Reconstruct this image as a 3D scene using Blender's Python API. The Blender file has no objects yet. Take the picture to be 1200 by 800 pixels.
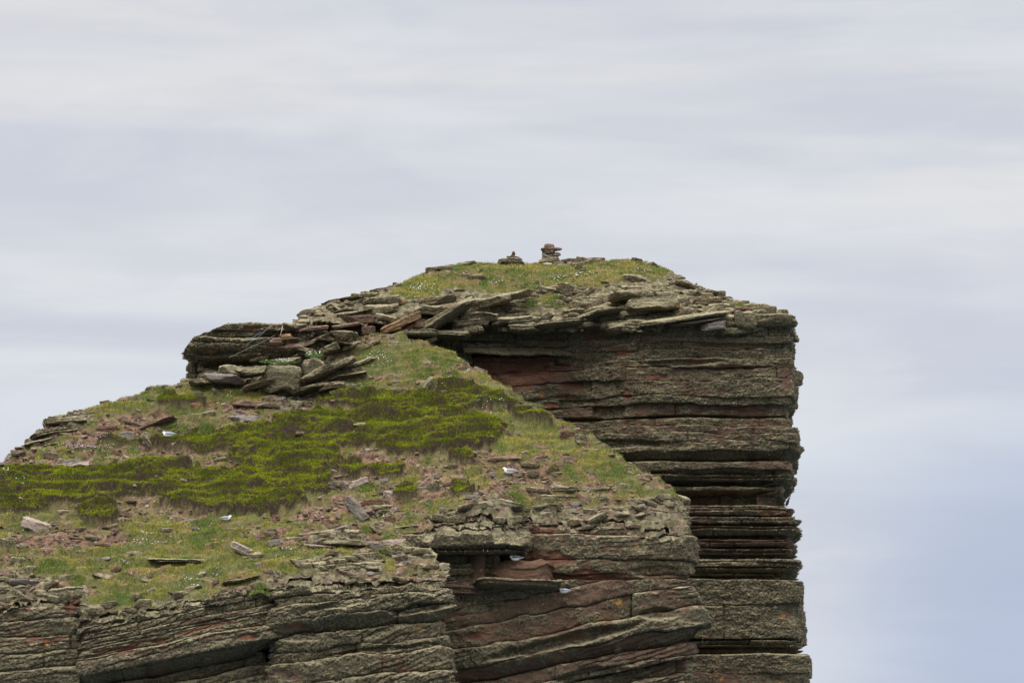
import bpy, math, random
import numpy as np
from math import radians as RAD
scene = bpy.context.scene
COL = scene.collection
F = 4500.0; TH = math.atan(500.0 / F); CZ = 125.0
cT, sT = math.cos(TH), math.sin(TH)
PXM = F / 100.0

# ---------------------------------------------------------------- pixel <-> world
def W(px, py, D):
    u = (px - 600.0) / F; v = (400.0 - py) / F
    t = D / (cT - v * sT)
    return (t * u, D, CZ + t * (sT + v * cT))
def proj(x, y, z):
    zz = z - CZ
    d = y * cT + zz * sT; up = -y * sT + zz * cT
    return 600 + F * x / d, 400 - F * up / d
def ZP(py, D): return W(600, py, D)[2]
def XP(px, D, py=600): return W(px, py, D)[0]

# ---------------------------------------------------------------- noise
_rng = np.random.default_rng(7)
TAB = (_rng.random((64, 64, 64)).astype(np.float32) * 2 - 1)
def vn(x, y, z, seed=0):
    x = np.asarray(x, np.float32) + 13.37 * seed; y = np.asarray(y, np.float32) + 7.91 * seed; z = np.asarray(z, np.float32) + 3.3 * seed
    x, y, z = np.broadcast_arrays(x, y, z)
    xi = np.floor(x).astype(np.int32); yi = np.floor(y).astype(np.int32); zi = np.floor(z).astype(np.int32)
    fx = x - xi; fy = y - yi; fz = z - zi
    fx = fx * fx * (3 - 2 * fx); fy = fy * fy * (3 - 2 * fy); fz = fz * fz * (3 - 2 * fz)
    a = xi & 63; a1 = (xi + 1) & 63; b = yi & 63; b1 = (yi + 1) & 63; c = zi & 63; c1 = (zi + 1) & 63
    def L(p, q, t): return p + (q - p) * t
    return L(L(L(TAB[a, b, c], TAB[a1, b, c], fx), L(TAB[a, b1, c], TAB[a1, b1, c], fx), fy),
             L(L(TAB[a, b, c1], TAB[a1, b, c1], fx), L(TAB[a, b1, c1], TAB[a1, b1, c1], fx), fy), fz)
def fbm(x, y, z, o=4, seed=0, g=0.5):
    s = 0; a = 1.0; n = 0; f = 1.0
    for k in range(o):
        s = s + a * vn(np.asarray(x) * f, np.asarray(y) * f, np.asarray(z) * f, seed + k * 5); n += a; a *= g; f *= 2.03
    return s / n
def sstep(a, b, x):
    t = np.clip((x - a) / (b - a), 0, 1); return t * t * (3 - 2 * t)

# ---------------------------------------------------------------- mesh builders
def link(o, parent=None):
    COL.objects.link(o)
    if parent: o.parent = parent
    return o
def new_mesh(name, co, faces, mat, smooth=True, attrs=None, parent=None, matidx=None):
    """co (N,3); faces (M,k) int array of one k, or list of such arrays"""
    me = bpy.data.meshes.new(name)
    if not isinstance(faces, list): faces = [faces]
    faces = [np.asarray(f, np.int32) for f in faces if len(f)]
    me.vertices.add(len(co)); me.vertices.foreach_set('co', np.ascontiguousarray(co, np.float32).ravel())
    tot = sum(f.size for f in faces); nf = sum(len(f) for f in faces)
    me.loops.add(tot); me.loops.foreach_set('vertex_index', np.concatenate([f.ravel() for f in faces]))
    st = []; c = 0
    for f in faces:
        st.append(c + np.arange(len(f)) * f.shape[1]); c += f.size
    me.polygons.add(nf); me.polygons.foreach_set('loop_start', np.concatenate(st).astype(np.int32))
    me.polygons.foreach_set('use_smooth', np.full(nf, smooth, bool))
    if matidx is not None: me.polygons.foreach_set('material_index', matidx.astype(np.int32))
    for m in (mat if isinstance(mat, (list, tuple)) else [mat]): me.materials.append(m)
    if attrs is not None:
        for k, v in attrs.items():
            at = me.attributes.new(k, 'FLOAT_COLOR', 'POINT')
            vv = np.ones((len(co), 4), np.float32); vv[:, :v.shape[1]] = v
            at.data.foreach_set('color', vv.ravel())
    me.update(calc_edges=True)
    return link(bpy.data.objects.new(name, me), parent)
def grid_faces(nr, nc, keep=None):
    i = np.arange(nr - 1)[:, None] * nc + np.arange(nc - 1)[None, :]
    f = np.stack([i, i + 1, i + 1 + nc, i + nc], -1).reshape(-1, 4)
    if keep is not None: f = f[keep.reshape(-1)]
    return f
def tag(o, label=None, cat=None, group=None, kind=None):
    if label: o['label'] = label
    if cat: o['category'] = cat
    if group: o['group'] = group
    if kind: o['kind'] = kind
    return o

# ---------------------------------------------------------------- materials
class NT:
    def __init__(s, name):
        s.m = bpy.data.materials.new(name); s.m.use_nodes = True; s.t = s.m.node_tree; s.t.nodes.clear()
        s.out = s.t.nodes.new('ShaderNodeOutputMaterial'); s.b = s.t.nodes.new('ShaderNodeBsdfPrincipled')
        s.t.links.new(s.b.outputs[0], s.out.inputs[0])
        s.b.inputs['Roughness'].default_value = 0.92; s.b.inputs['Specular IOR Level'].default_value = 0.15
    def n(s, ty, **kw):
        n = s.t.nodes.new(ty)
        for k, v in kw.items(): setattr(n, k, v)
        return n
    def l(s, a, b): s.t.links.new(a, b)
    def noise(s, scale, detail=5, rough=0.6, vec=None, dist=0.0, col=False):
        n = s.n('ShaderNodeTexNoise'); n.inputs['Scale'].default_value = scale; n.inputs['Detail'].default_value = detail
        n.inputs['Roughness'].default_value = rough; n.inputs['Distortion'].default_value = dist
        s.l(vec if vec is not None else s.pos(), n.inputs['Vector'])
        return n.outputs[1 if col else 0]
    def pos(s):
        if not hasattr(s, '_p'):
            s._p = s.n('ShaderNodeNewGeometry').outputs['Position']
        return s._p
    def map(s, scale, vec=None):
        m = s.n('ShaderNodeMapping'); m.inputs['Scale'].default_value = scale; s.l(vec or s.pos(), m.inputs['Vector']); return m.outputs[0]
    def math(s, op, a, b=None, c=None, clamp=False):
        n = s.n('ShaderNodeMath', operation=op); n.use_clamp = clamp
        for i, v in enumerate((a, b, c)):
            if v is None: continue
            if isinstance(v, (int, float)): n.inputs[i].default_value = v
            else: s.l(v, n.inputs[i])
        return n.outputs[0]
    def rng(s, v, a, b, c=0, d=1):
        n = s.n('ShaderNodeMapRange'); n.inputs[1].default_value = a; n.inputs[2].default_value = b
        n.inputs[3].default_value = c; n.inputs[4].default_value = d; s.l(v, n.inputs[0]); return n.outputs[0]
    def mix(s, f, a, b, bt='MIX'):
        n = s.n('ShaderNodeMix', data_type='RGBA', blend_type=bt)
        for i, v in ((0, f), (6, a), (7, b)):
            if isinstance(v, (int, float)): n.inputs[i].default_value = v
            elif isinstance(v, tuple): n.inputs[i].default_value = (v[0], v[1], v[2], 1)
            else: s.l(v, n.inputs[i])
        return n.outputs[2]
    def attr(s, name):
        a = s.n('ShaderNodeAttribute', attribute_name=name); return a
    def sep(s, c):
        n = s.n('ShaderNodeSeparateColor'); s.l(c, n.inputs[0]); return n.outputs
    def bump(s, h, strength=0.5, dist=0.02, prev=None):
        b = s.n('ShaderNodeBump'); b.inputs['Strength'].default_value = strength; b.inputs['Distance'].default_value = dist
        s.l(h, b.inputs['Height'])
        if prev is not None: s.l(prev, b.inputs['Normal'])
        return b.outputs[0]

RED = (0.175, 0.102, 0.068); REDB = (0.205, 0.096, 0.060); BROWN = (0.122, 0.083, 0.055)
LICH = (0.160, 0.138, 0.081); LICHD = (0.058, 0.047, 0.030); LICHL = (0.29, 0.255, 0.165); PINK = (0.36, 0.25, 0.20)
def rock_material(name, lichen=None, tone=1.0, base=None):
    """mask attribute: R lichen 0..1, G red/orange fresh face, B dark stain"""
    s = NT(name)
    if lichen is None:
        sp = s.sep(s.attr('mask').outputs['Color']); aL, aR, aD = sp[0], sp[1], sp[2]
    else:
        aL, aR, aD = lichen, 0.25, 0.0
    big = s.noise(1.1, 4, 0.6); mid = s.noise(7.0, 5, 0.65); fine = s.noise(30.0, 5, 0.75); clot = s.noise(13.0, 5, 0.7)
    strat = s.noise(2.2, 5, 0.65, s.map((0.6, 0.6, 9.0)))
    if base is None:
        rock = s.mix(s.rng(strat, 0.45, 0.72), BROWN, RED)
        redf = s.math('MULTIPLY', aR, 1.0)
        rock = s.mix(s.math('MULTIPLY', redf, s.rng(mid, 0.3, 0.7, 0.6, 1.0), clamp=True), rock, REDB)
    else:
        rock = s.mix(s.rng(strat, 0.35, 0.65), base, tuple(c * 0.72 for c in base))
    rock = s.mix(s.rng(mid, 0.35, 0.75, 0.0, 0.5), rock, tuple(c * 0.45 for c in (base or RED)), 'MIX')
    # lichen coverage: attribute shifts the threshold of a patchy noise
    pat = s.math('ADD', s.math('MULTIPLY', mid, 0.55), s.math('MULTIPLY', fine, 0.45))
    pat = s.math('ADD', pat, s.math('MULTIPLY', s.math('SUBTRACT', big, 0.5), 0.35))
    thr = s.math('ADD', s.math('SUBTRACT', aL, 0.5) if not isinstance(aL, float) else aL - 0.5, 0.0)
    cov = s.rng(s.math('ADD', pat, s.math('MULTIPLY', thr, 0.62)), 0.46, 0.56)
    lcol = s.mix(s.rng(clot, 0.36, 0.60), LICHD, LICH)
    lcol = s.mix(s.rng(fine, 0.52, 0.38, 0, 0.6), lcol, (0.030, 0.023, 0.014))
    lcol = s.mix(s.rng(s.noise(16, 4, 0.7), 0.50, 0.74, 0, 0.85), lcol, LICHL)
    # lichen colour turns paler where the surface faces up
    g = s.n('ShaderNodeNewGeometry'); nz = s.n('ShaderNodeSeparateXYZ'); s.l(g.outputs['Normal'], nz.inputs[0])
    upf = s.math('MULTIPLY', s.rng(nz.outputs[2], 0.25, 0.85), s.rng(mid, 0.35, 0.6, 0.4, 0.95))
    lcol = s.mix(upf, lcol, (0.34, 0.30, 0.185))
    c = s.mix(cov, rock, lcol)
    # a few yellow-orange crusts
    org = s.math('MULTIPLY', s.rng(s.noise(2.6, 2, 0.5), 0.69, 0.74), s.rng(mid, 0.45, 0.6))
    c = s.mix(org, c, (0.42, 0.20, 0.05))
    stain = s.math('MULTIPLY', aD, 0.7) if not isinstance(aD, float) else None
    if stain is not None: c = s.mix(stain, c, (0.030, 0.024, 0.020))
    if tone != 1.0: c = s.mix(1.0, c, (tone, tone, tone), 'MULTIPLY')
    s.l(c, s.b.inputs['Base Color'])
    h = s.math('ADD', s.math('MULTIPLY', fine, 0.5), s.math('MULTIPLY', s.noise(110, 3, 0.7), 0.35))
    h = s.math('ADD', h, s.math('MULTIPLY', strat, 0.6))
    b1 = s.bump(s.math('ADD', clot, s.math('MULTIPLY', s.noise(7.0, 4, 0.6), 0.6)), 0.9, 0.10)
    s.l(s.bump(h, 0.8, 0.035, b1), s.b.inputs['Normal'])
    return s.m

def ground_material():
    """mask: R soil/rubble bareness, G heather, B rock terrace"""
    s = NT('turf_ground'); sp = s.sep(s.attr('mask').outputs['Color'])
    big = s.noise(0.9, 4, 0.6); mid = s.noise(6, 5, 0.65); fine = s.noise(40, 4, 0.7)
    soil = s.mix(s.rng(mid, 0.40, 0.60), (0.060, 0.034, 0.024), (0.25, 0.150, 0.105))
    soil = s.mix(s.rng(big, 0.5, 0.62, 0, 0.75), soil, (0.17, 0.15, 0.065))
    soil = s.mix(s.rng(fine, 0.55, 0.72, 0, 0.6), soil, (0.33, 0.235, 0.175))
    gr = s.mix(s.rng(mid, 0.35, 0.65), (0.060, 0.078, 0.022), (0.14, 0.13, 0.045))
    gr = s.mix(s.rng(fine, 0.5, 0.75, 0, 0.6), gr, (0.20, 0.16, 0.075))
    hea = s.mix(s.rng(fine, 0.35, 0.65), (0.022, 0.016, 0.010), (0.055, 0.040, 0.022))
    rk = s.mix(s.rng(fine, 0.35, 0.6), LICHD, LICH); rk = s.mix(s.rng(mid, 0.45, 0.62, 0, .7), rk, (0.30, 0.28, 0.17)); rk = s.mix(s.rng(big, 0.54, 0.62, 0, .7), rk, (0.19, 0.135, 0.10))
    c = s.mix(sp[0], gr, soil); c = s.mix(sp[2], c, rk); c = s.mix(sp[1], c, hea)
    s.l(c, s.b.inputs['Base Color'])
    h = s.math('ADD', fine, s.noise(110, 3, 0.7)); s.l(s.bump(h, 0.8, 0.03), s.b.inputs['Normal'])
    return s.m
def attr_material(name, rough=0.9, trans=False, var=0.0):
    s = NT(name); c = s.attr('tint').outputs['Color']
    if var: c = s.mix(s.rng(s.noise(25, 3, 0.6), 0.3, 0.7, 0, var), c, (0.02, 0.015, 0.01))
    s.l(c, s.b.inputs['Base Color']); s.b.inputs['Roughness'].default_value = rough
    if trans:
        s.b.inputs['Specular IOR Level'].default_value = 0.2
    return s.m
def plain(name, col, rough=0.8, var=0.25, scale=60):
    s = NT(name); s.l(s.mix(s.rng(s.noise(scale, 3, 0.6), 0.3, 0.7), col, tuple(c * (1 - var) for c in col)), s.b.inputs['Base Color'])
    s.b.inputs['Roughness'].default_value = rough; return s.m

M_CLIFF = rock_material('lichened_sandstone')
M_ROCK = {'lichen': rock_material('lichen_rock', 0.78), 'mixed': rock_material('patchy_rock', 0.58),
          'red': rock_material('red_rock', 0.12), 'pink': rock_material('pink_rock', 0.10, base=(0.28, 0.185, 0.138)),
          'pale': rock_material('pale_rock', 0.18, base=(0.46, 0.37, 0.30)),
          'grey': rock_material('grey_rock', 0.30, base=(0.27, 0.235, 0.20)),
          'orange': rock_material('orange_rock', 0.15, base=(0.36, 0.21, 0.11)),
          'streaked': rock_material('streaked_rock', 0.42, base=(0.33, 0.20, 0.11)),
          'dark': rock_material('dark_rock', 0.3, base=(0.13, 0.085, 0.06))}
M_GROUND = ground_material()
M_VEG = attr_material('plant_leaves'); M_HEA = attr_material('heather_sprigs'); M_RUB = attr_material('rubble_stone', var=0.5)

# ---------------------------------------------------------------- height fields
class HF:
    def __init__(s, pts, x0, x1, y0, y1, d, extra=None):
        P = np.array([W(*p) for p in pts] + (extra or []), float)
        n = len(P)
        def phi(r2): return 0.5 * r2 * np.log(r2 + 1e-9)
        K = phi(((P[:, None, :2] - P[None, :, :2]) ** 2).sum(-1)) + np.eye(n) * 0.02
        A = np.zeros((n + 3, n + 3)); A[:n, :n] = K; A[:n, n] = 1; A[:n, n + 1:] = P[:, :2]; A[n, :n] = 1; A[n + 1:, :n] = P[:, :2].T
        sol = np.linalg.solve(A, np.concatenate([P[:, 2], [0, 0, 0]]))
        s.x = np.arange(x0, x1, d); s.y = np.arange(y0, y1, d); s.d = d
        X, Y = np.meshgrid(s.x, s.y)
        Z = sol[n] + sol[n + 1] * X + sol[n + 2] * Y
        for k in range(n): Z += sol[k] * phi((X - P[k, 0]) ** 2 + (Y - P[k, 1]) ** 2)
        s.X, s.Y, s.Z = X, Y, Z; s.B = Z.copy()
    def at(s, x, y, Z=None):
        Z = s.Z if Z is None else Z
        fx = np.clip((np.asarray(x) - s.x[0]) / s.d, 0, len(s.x) - 1.001); fy = np.clip((np.asarray(y) - s.y[0]) / s.d, 0, len(s.y) - 1.001)
        i = fx.astype(int); j = fy.astype(int); a = fx - i; b = fy - j
        return (Z[j, i] * (1 - a) + Z[j, i + 1] * a) * (1 - b) + (Z[j + 1, i] * (1 - a) + Z[j + 1, i + 1] * a) * b
    def hit(s, px, py, d0=None):
        """first point of the surface on the line of sight of a pixel of the photograph"""
        D = np.arange(d0 if d0 else s.y[0], s.y[-1], 0.03)
        pts = [W(px, py, d) for d in D]
        x = np.array([p[0] for p in pts]); z = np.array([p[2] for p in pts])
        g = s.at(x, D)
        ok = (z <= g) & (x > s.x[0]) & (x < s.x[-1])
        if d0 is None:
            ok &= D > s.edge(x)
            if s.y[0] < 105: ok &= ~hill_cut(x, D)
        k = np.argmax(ok) if ok.any() else int(np.argmin(np.where(D > s.edge(x), np.abs(z - g), 99)))
        return np.array([x[k], D[k], g[k]])

def ell(PX, PY, lst, seed, warp=10.0, nz=0.35):
    """soft union of noisy ellipses laid on the ground; 0..1"""
    m = np.full(PX.shape, -9.0)
    wx = warp * fbm(PX / 22, PY / 10, 0, 3, seed); wy = warp * 0.45 * fbm(PX / 22, PY / 10, 9, 3, seed + 3)
    for e in lst:
        cx, cy, rx, ry = e[:4]; a = math.radians(e[4]) if len(e) > 4 else 0
        dx = PX + wx - cx; dy = PY + wy - cy
        u = (dx * math.cos(a) - dy * math.sin(a)) / rx; v = (dx * math.sin(a) + dy * math.cos(a)) / ry
        m = np.maximum(m, 1 - np.sqrt(u * u + v * v))
    return m + nz * fbm(PX / 9, PY / 5, 4, 3, seed + 11) * 0.5

hill_pts = [(-80, 702, 101.6), (0, 692, 101.6), (60, 688, 101.4), (100, 702, 101.0), (140, 708, 100.8), (190, 698, 100.8), (250, 690, 100.8), (300, 676, 100.8), (340, 664, 100.8),
    (400, 668, 100.8), (460, 668, 100.8), (525, 664, 101.0),
    (400, 645, 101.8), (470, 640, 102.0), (500, 628, 102.6), (540, 600, 103.0), (600, 588, 103.3), (605, 606, 103.3), (680, 604, 103.9), (740, 600, 104), (790, 606, 104.1), (812, 615, 104.1),
    (-80, 640, 103.3), (0, 645, 103.2), (100, 645, 103), (200, 640, 103), (300, 630, 102.9), (380, 612, 103.2), (450, 600, 103.8),
    (-80, 590, 105), (50, 600, 104.8), (150, 600, 104.8), (280, 590, 105), (350, 580, 105.2), (450, 560, 105.6), (540, 560, 105.2), (620, 570, 104.9), (700, 575, 104.9), (760, 585, 104.6),
    (-80, 570, 106.5), (80, 560, 106.6), (200, 550, 106.6), (320, 530, 106.9), (420, 520, 107), (500, 520, 106.8), (580, 520, 106.6), (660, 535, 106.2), (710, 548, 105.8),
    (-80, 580, 108.3), (0, 543, 108.2), (30, 520, 108.8), (60, 492, 109.4), (100, 480, 109.8), (150, 464, 110.4), (207, 448, 110.8), (260, 446, 110.6), (300, 455, 110.2), (340, 468, 109.9), (352, 474, 109.8),
    (120, 510, 108.4), (200, 505, 108.6), (270, 490, 109), (330, 495, 108.6),
    (380, 440, 110.4), (400, 408, 111.2), (425, 396, 111.7), (450, 393, 111.9), (480, 396, 111.8), (512, 405, 111.5), (545, 423, 111.1), (575, 443, 110.6), (605, 462, 110.1), (650, 490, 109.2), (690, 514, 108.4), (725, 538, 107.4), (760, 560, 106.4), (790, 577, 105.4), (806, 596, 104.7),
    (440, 430, 110.6), (500, 440, 110.2), (540, 470, 109.2), (450, 470, 109), (400, 480, 108.8), (590, 490, 108.5), (640, 515, 107.6),
    # beyond the ridge: the ground falls away
    (-80, 680, 111.5), (0, 640, 112), (100, 580, 113), (200, 540, 113.6), (300, 520, 113.4), (400, 450, 114.2), (450, 440, 114.4), (512, 480, 114.0), (575, 540, 113.0), (650, 620, 111.5), (725, 680, 109.8), (790, 700, 107.8), (840, 720, 105.5), (840, 640, 104.2)]
hill = HF(hill_pts, -15.6, 5.6, 100.0, 114.4, 0.026)
def hill_cut(x, y): return (y < 102.95) & (x > np.interp(y, [100.0, 100.45, 100.9, 101.8, 102.6, 103.2], [XP(532, 100.4), XP(526, 100.4), XP(524, 100.9), XP(503, 101.8), XP(478, 102.6), XP(460, 103.2)]) - 0.08)
_ex = np.array([XP(p, 101) for p in (-700, -100, 60, 96, 100, 318, 528, 534, 606, 612, 820, 1100)])
_ey = np.array([101.1, 101.1, 101.1, 100.95, 100.5, 100.4, 100.4, 102.8, 102.8, 103.7, 103.7, 103.7])
hill.edge = lambda x: np.interp(x, _ex, _ey)

dome_pts = [(352, 384, 112.8), (420, 380, 112.6), (500, 378, 112.6), (560, 386, 112.8), (640, 388, 113.2), (700, 386, 113.0), (745, 386, 112.6), (850, 380, 112.4), (905, 374, 112.5), (932, 374, 112.5),
    (352, 372, 113.6), (420, 358, 114), (500, 346, 114.5), (600, 345, 115), (700, 347, 114.6), (800, 350, 114.4), (870, 360, 114), (925, 371, 113.6),
    (380, 359, 115), (430, 344, 115.8), (470, 333, 116.4), (500, 321, 117), (540, 311, 117.6), (600, 312, 118), (650, 309, 118.2), (700, 307, 118.2), (750, 307, 118), (775, 314, 117.6), (800, 328, 116.8), (835, 346, 115.8), (890, 361, 114.8), (930, 374, 114.2),
    (352, 395, 116), (340, 470, 119), (430, 420, 121), (520, 390, 122), (620, 370, 122.5), (720, 370, 122.5), (800, 390, 121.5), (880, 410, 119), (960, 430, 118), (970, 400, 112.5), (310, 420, 112.8)]
dome = HF(dome_pts, -7.4, 9.2, 112.0, 122.4, 0.03)
_dx = np.array([XP(p, 112.5) for p in (-100, 345, 352, 505, 560, 700, 745, 930, 2000)]); _dy = np.array([112.5, 112.5, 112.5, 112.4, 113.0, 113.0, 112.3, 112.3, 112.3])
dome.edge = lambda x: np.interp(x, _dx, _dy)

# --- hill masks (on the ground, world-locked)
HEATHER = [(505, 505, 92, 30), (400, 503, 90, 22), (335, 535, 70, 26), (275, 577, 92, 26), (160, 562, 90, 20), (60, 572, 120, 22), (560, 464, 52, 9, -14), (480, 472, 110, 11), (290, 512, 70, 9), (235, 522, 60, 8), (360, 560, 30, 22),
           (116, 604, 22, 13), (410, 548, 26, 8), (455, 552, 22, 7), (620, 492, 24, 6, -20), (540, 540, 20, 7), (212, 470, 30, 6), (0, 590, 60, 14), (140, 520, 30, 5), (475, 582, 12, 6), (545, 574, 12, 5), (650, 550, 10, 4)]
BARE = [(50, 640, 40, 14), (280, 570, 8, 4), (205, 597, 46, 15), (430, 542, 60, 11), (115, 632, 50, 11), (190, 500, 80, 26), (90, 515, 70, 18), (40, 545, 60, 12), (430, 585, 70, 22), (590, 565, 60, 18), (350, 600, 40, 10), (300, 620, 30, 8), (500, 560, 60, 14), (620, 545, 50, 9), (680, 595, 100, 8), (150, 490, 40, 8), (250, 480, 40, 8),
        (400, 625, 60, 12), (60, 690, 60, 10), (20, 660, 20, 22), (570, 590, 40, 6), (560, 600, 50, 8), (620, 565, 30, 12), (350, 515, 12, 4), (630, 480, 14, 4), (500, 425, 14, 4), (440, 450, 16, 5), (220, 470, 26, 4), (105, 620, 40, 16)]
GR = [(215, 645, 115, 40), (170, 695, 125, 24), (60, 662, 60, 14), (345, 655, 80, 16), (345, 592, 48, 20, -15), (300, 604, 60, 9), (230, 462, 80, 10), (165, 478, 60, 8), (480, 420, 75, 22), (545, 448, 60, 14),
      (640, 510, 70, 13, -25), (705, 546, 70, 13, -30), (600, 520, 30, 14), (765, 578, 40, 9), (20, 600, 50, 14), (430, 462, 70, 14), (660, 592, 70, 6), (250, 510, 24, 8), (600, 480, 40, 8, -25), (430, 600, 30, 6), (520, 590, 30, 5), (380, 515, 300, 8)]
TERR = [(60, 500, 60, 16, 18), (380, 430, 46, 34), (700, 600, 120, 12), (560, 602, 60, 12), (330, 470, 30, 12), (400, 660, 60, 14), (480, 645, 50, 12), (770, 590, 50, 10), (20, 680, 50, 14), (380, 630, 40, 10)]
PX, PY = proj(hill.X, hill.Y, hill.B)
mH = ell(PX, PY, HEATHER, 3); mB = ell(PX, PY, BARE, 21); mT = ell(PX, PY, TERR, 33)
H = sstep(0.0, 0.13, mH); mGr = ell(PX, PY, GR, 63, 12, 0.7)
def terrace(Z, X, Y, step, seed, tilt=(0.03, 0.0)):
    q = (Z - tilt[0] * X - tilt[1] * Y) / step + 0.9 * fbm(X * 0.9, Y * 0.9, 0, 3, seed)
    fl = np.floor(q); fr = q - fl
    return Z + (sstep(0.62, 0.86, fr) - fr) * step * 0.95
ed = hill.Y - hill.edge(hill.X)
rimn = fbm(hill.X * 1.3, hill.Y * 0.6, 0, 4, 301)
rim = 1 - sstep(0.05, 0.55 + 0.7 * np.clip(rimn + 0.1, 0, 1), ed)
dr = np.interp(hill.Y, [100, 103.4, 104.1, 105.2, 108, 111.5, 116], [XP(800, 103), XP(803, 103.5), XP(806, 104.1), XP(804, 105.2), XP(776, 108), XP(696, 111.5), XP(640, 116)]) - hill.X
rim = np.maximum(rim, (1 - sstep(0.0, 0.35 + 0.5 * np.clip(rimn, 0, 1), dr)) * 0.9)
T = np.maximum(sstep(0.0, 0.25, mT), sstep(0.35, 0.8, rim + 0.6 * rimn))
hill.Z = hill.Z - 0.20 * rim ** 1.5 * np.clip(0.7 + 1.5 * rimn, 0.1, 1.6)
hz = 0.10 * fbm(hill.X * 1.0, hill.Y * 1.0, 0, 4, 2) + 0.11 * fbm(hill.X * 2.6, hill.Y * 2.6, 0, 4, 9)
hill.Z = hill.Z + hz
hill.Z = hill.Z * (1 - T) + terrace(hill.Z, hill.X, hill.Y, 0.20, 5) * T
Bm = np.clip(sstep(0.0, 0.22, mB) + (1 - sstep(-0.1, 0.25, mGr)) * 0.85, 0, 1) * (1 - H) * (0.25 + 0.75 * sstep(-0.30, 0.05, fbm(hill.X * 2.3, hill.Y * 3.1, 2, 3, 77)))
hill.Z += Bm * (-0.05 + 0.07 * fbm(hill.X * 6, hill.Y * 6, 1, 4, 14)) + (1 - Bm) * (1 - H) * 0.05 * fbm(hill.X * 5, hill.Y * 7, 1, 2, 17)
hill.Z += T * 0.045 * fbm(hill.X * 7, hill.Y * 7, 4, 3, 19)
# gentle terracettes in the turf
tz = terrace(hill.Z, hill.X, hill.Y, 0.34, 41); hill.Z = hill.Z + (tz - hill.Z) * 0.45 * (1 - T)
ground_only = hill.Z.copy()
cush = 0.60 + 1.0 * fbm(hill.X * 0.75, hill.Y * 1.7, 0, 4, 15) + 0.25 * np.abs(fbm(hill.X * 4, hill.Y * 6, 0, 3, 19))
Hd = H * np.clip(cush, 0.34, 1.2)
hill.Z += 0.32 * Hd + H * 0.02 * fbm(hill.X * 14, hill.Y * 14, 0, 2, 8)
STRONG = [(110, 630, 48, 12), (218, 592, 44, 13), (435, 543, 62, 11), (350, 603, 56, 6, -8), (190, 515, 50, 10), (620, 545, 34, 7), (160, 485, 50, 7), (330, 574, 14, 16), (250, 470, 40, 4), (610, 483, 26, 5, -20), (385, 590, 50, 9)]
mS = sstep(-0.02, 0.25, ell(PX, PY, STRONG, 87, 9, 0.5)) * (1 - H)
Bm = np.maximum(Bm, mS); hill.Z -= 0.13 * mS; hill.Z += mS * 0.05 * fbm(hill.X * 8, hill.Y * 8, 2, 3, 23)
hill.grass = np.clip(1 - 0.95 * Bm - mS - T * 0.75 - sstep(0.02, .2, H), 0.0, 1)
DG = [(600, 325, 130, 17), (720, 318, 70, 13), (500, 335, 40, 12, 12), (650, 352, 20, 9), (865, 361, 34, 4), (560, 322, 60, 12), (430, 352, 10, 3)]
DPX, DPY = proj(dome.X, dome.Y, dome.B)
mG = ell(DPX, DPY, DG, 51, 8); Gd = sstep(-0.02, 0.16, mG)
dome.Z += 0.10 * fbm(dome.X, dome.Y, 0, 4, 62) + 0.03 * fbm(dome.X * 5, dome.Y * 5, 0, 3, 66)
dome.Z = dome.Z * Gd + terrace(dome.Z, dome.X, dome.Y, 0.17, 55, (-0.01, 0)) * (1 - Gd)
dome.Z += (1 - Gd) * (0.05 * fbm(dome.X * 9, dome.Y * 9, 0, 3, 44) + 0.12 * np.abs(fbm(dome.X * 2.2, dome.Y * 3.5, 0, 3, 45)))
dome.grass = Gd * np.clip(0.9 + 0.8 * fbm(dome.X * 1.4, dome.Y * 1.4, 0, 3, 70), 0, 1)

def hf_object(name, hf, mask, keepfn, label=None):
    x, y, z = hf.X, hf.Y, hf.Z
    co = np.stack([x, y, z], -1).reshape(-1, 3)
    e = hf.edge(x); ok = keepfn(x, y, z, e)
    k = ok[:-1, :-1] & ok[1:, :-1] & ok[:-1, 1:] & ok[1:, 1:]
    o = new_mesh(name, co, grid_faces(*x.shape, keep=k), M_GROUND, True, {'mask': mask.reshape(-1, 3)})
    return tag(o, kind='structure')
def hill_right(y): return np.interp(y, [100, 103.4, 104.1, 105.2, 108, 111.5, 116], [XP(800, 103), XP(803, 103.5), XP(806, 104.1), XP(804, 105.2), XP(776, 108), XP(696, 111.5), XP(640, 116)])
hf_object('hillside', hill, np.stack([Bm, sstep(0.3, 0.6, H + 0.5 * fbm(hill.X * 7, hill.Y * 7, 0, 3, 222)), T], -1), lambda x, y, z, e: (y > e + 0.12) & (x < hill_right(y)) & ~hill_cut(x, y))
hf_object('summit_ground', dome, np.stack([np.zeros_like(Gd) + 0.2, Gd * 0, 1 - Gd], -1), lambda x, y, z, e: (y > e + 0.2) & (x < XP(934, 113) - 0.1 + 0 * y))

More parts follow.
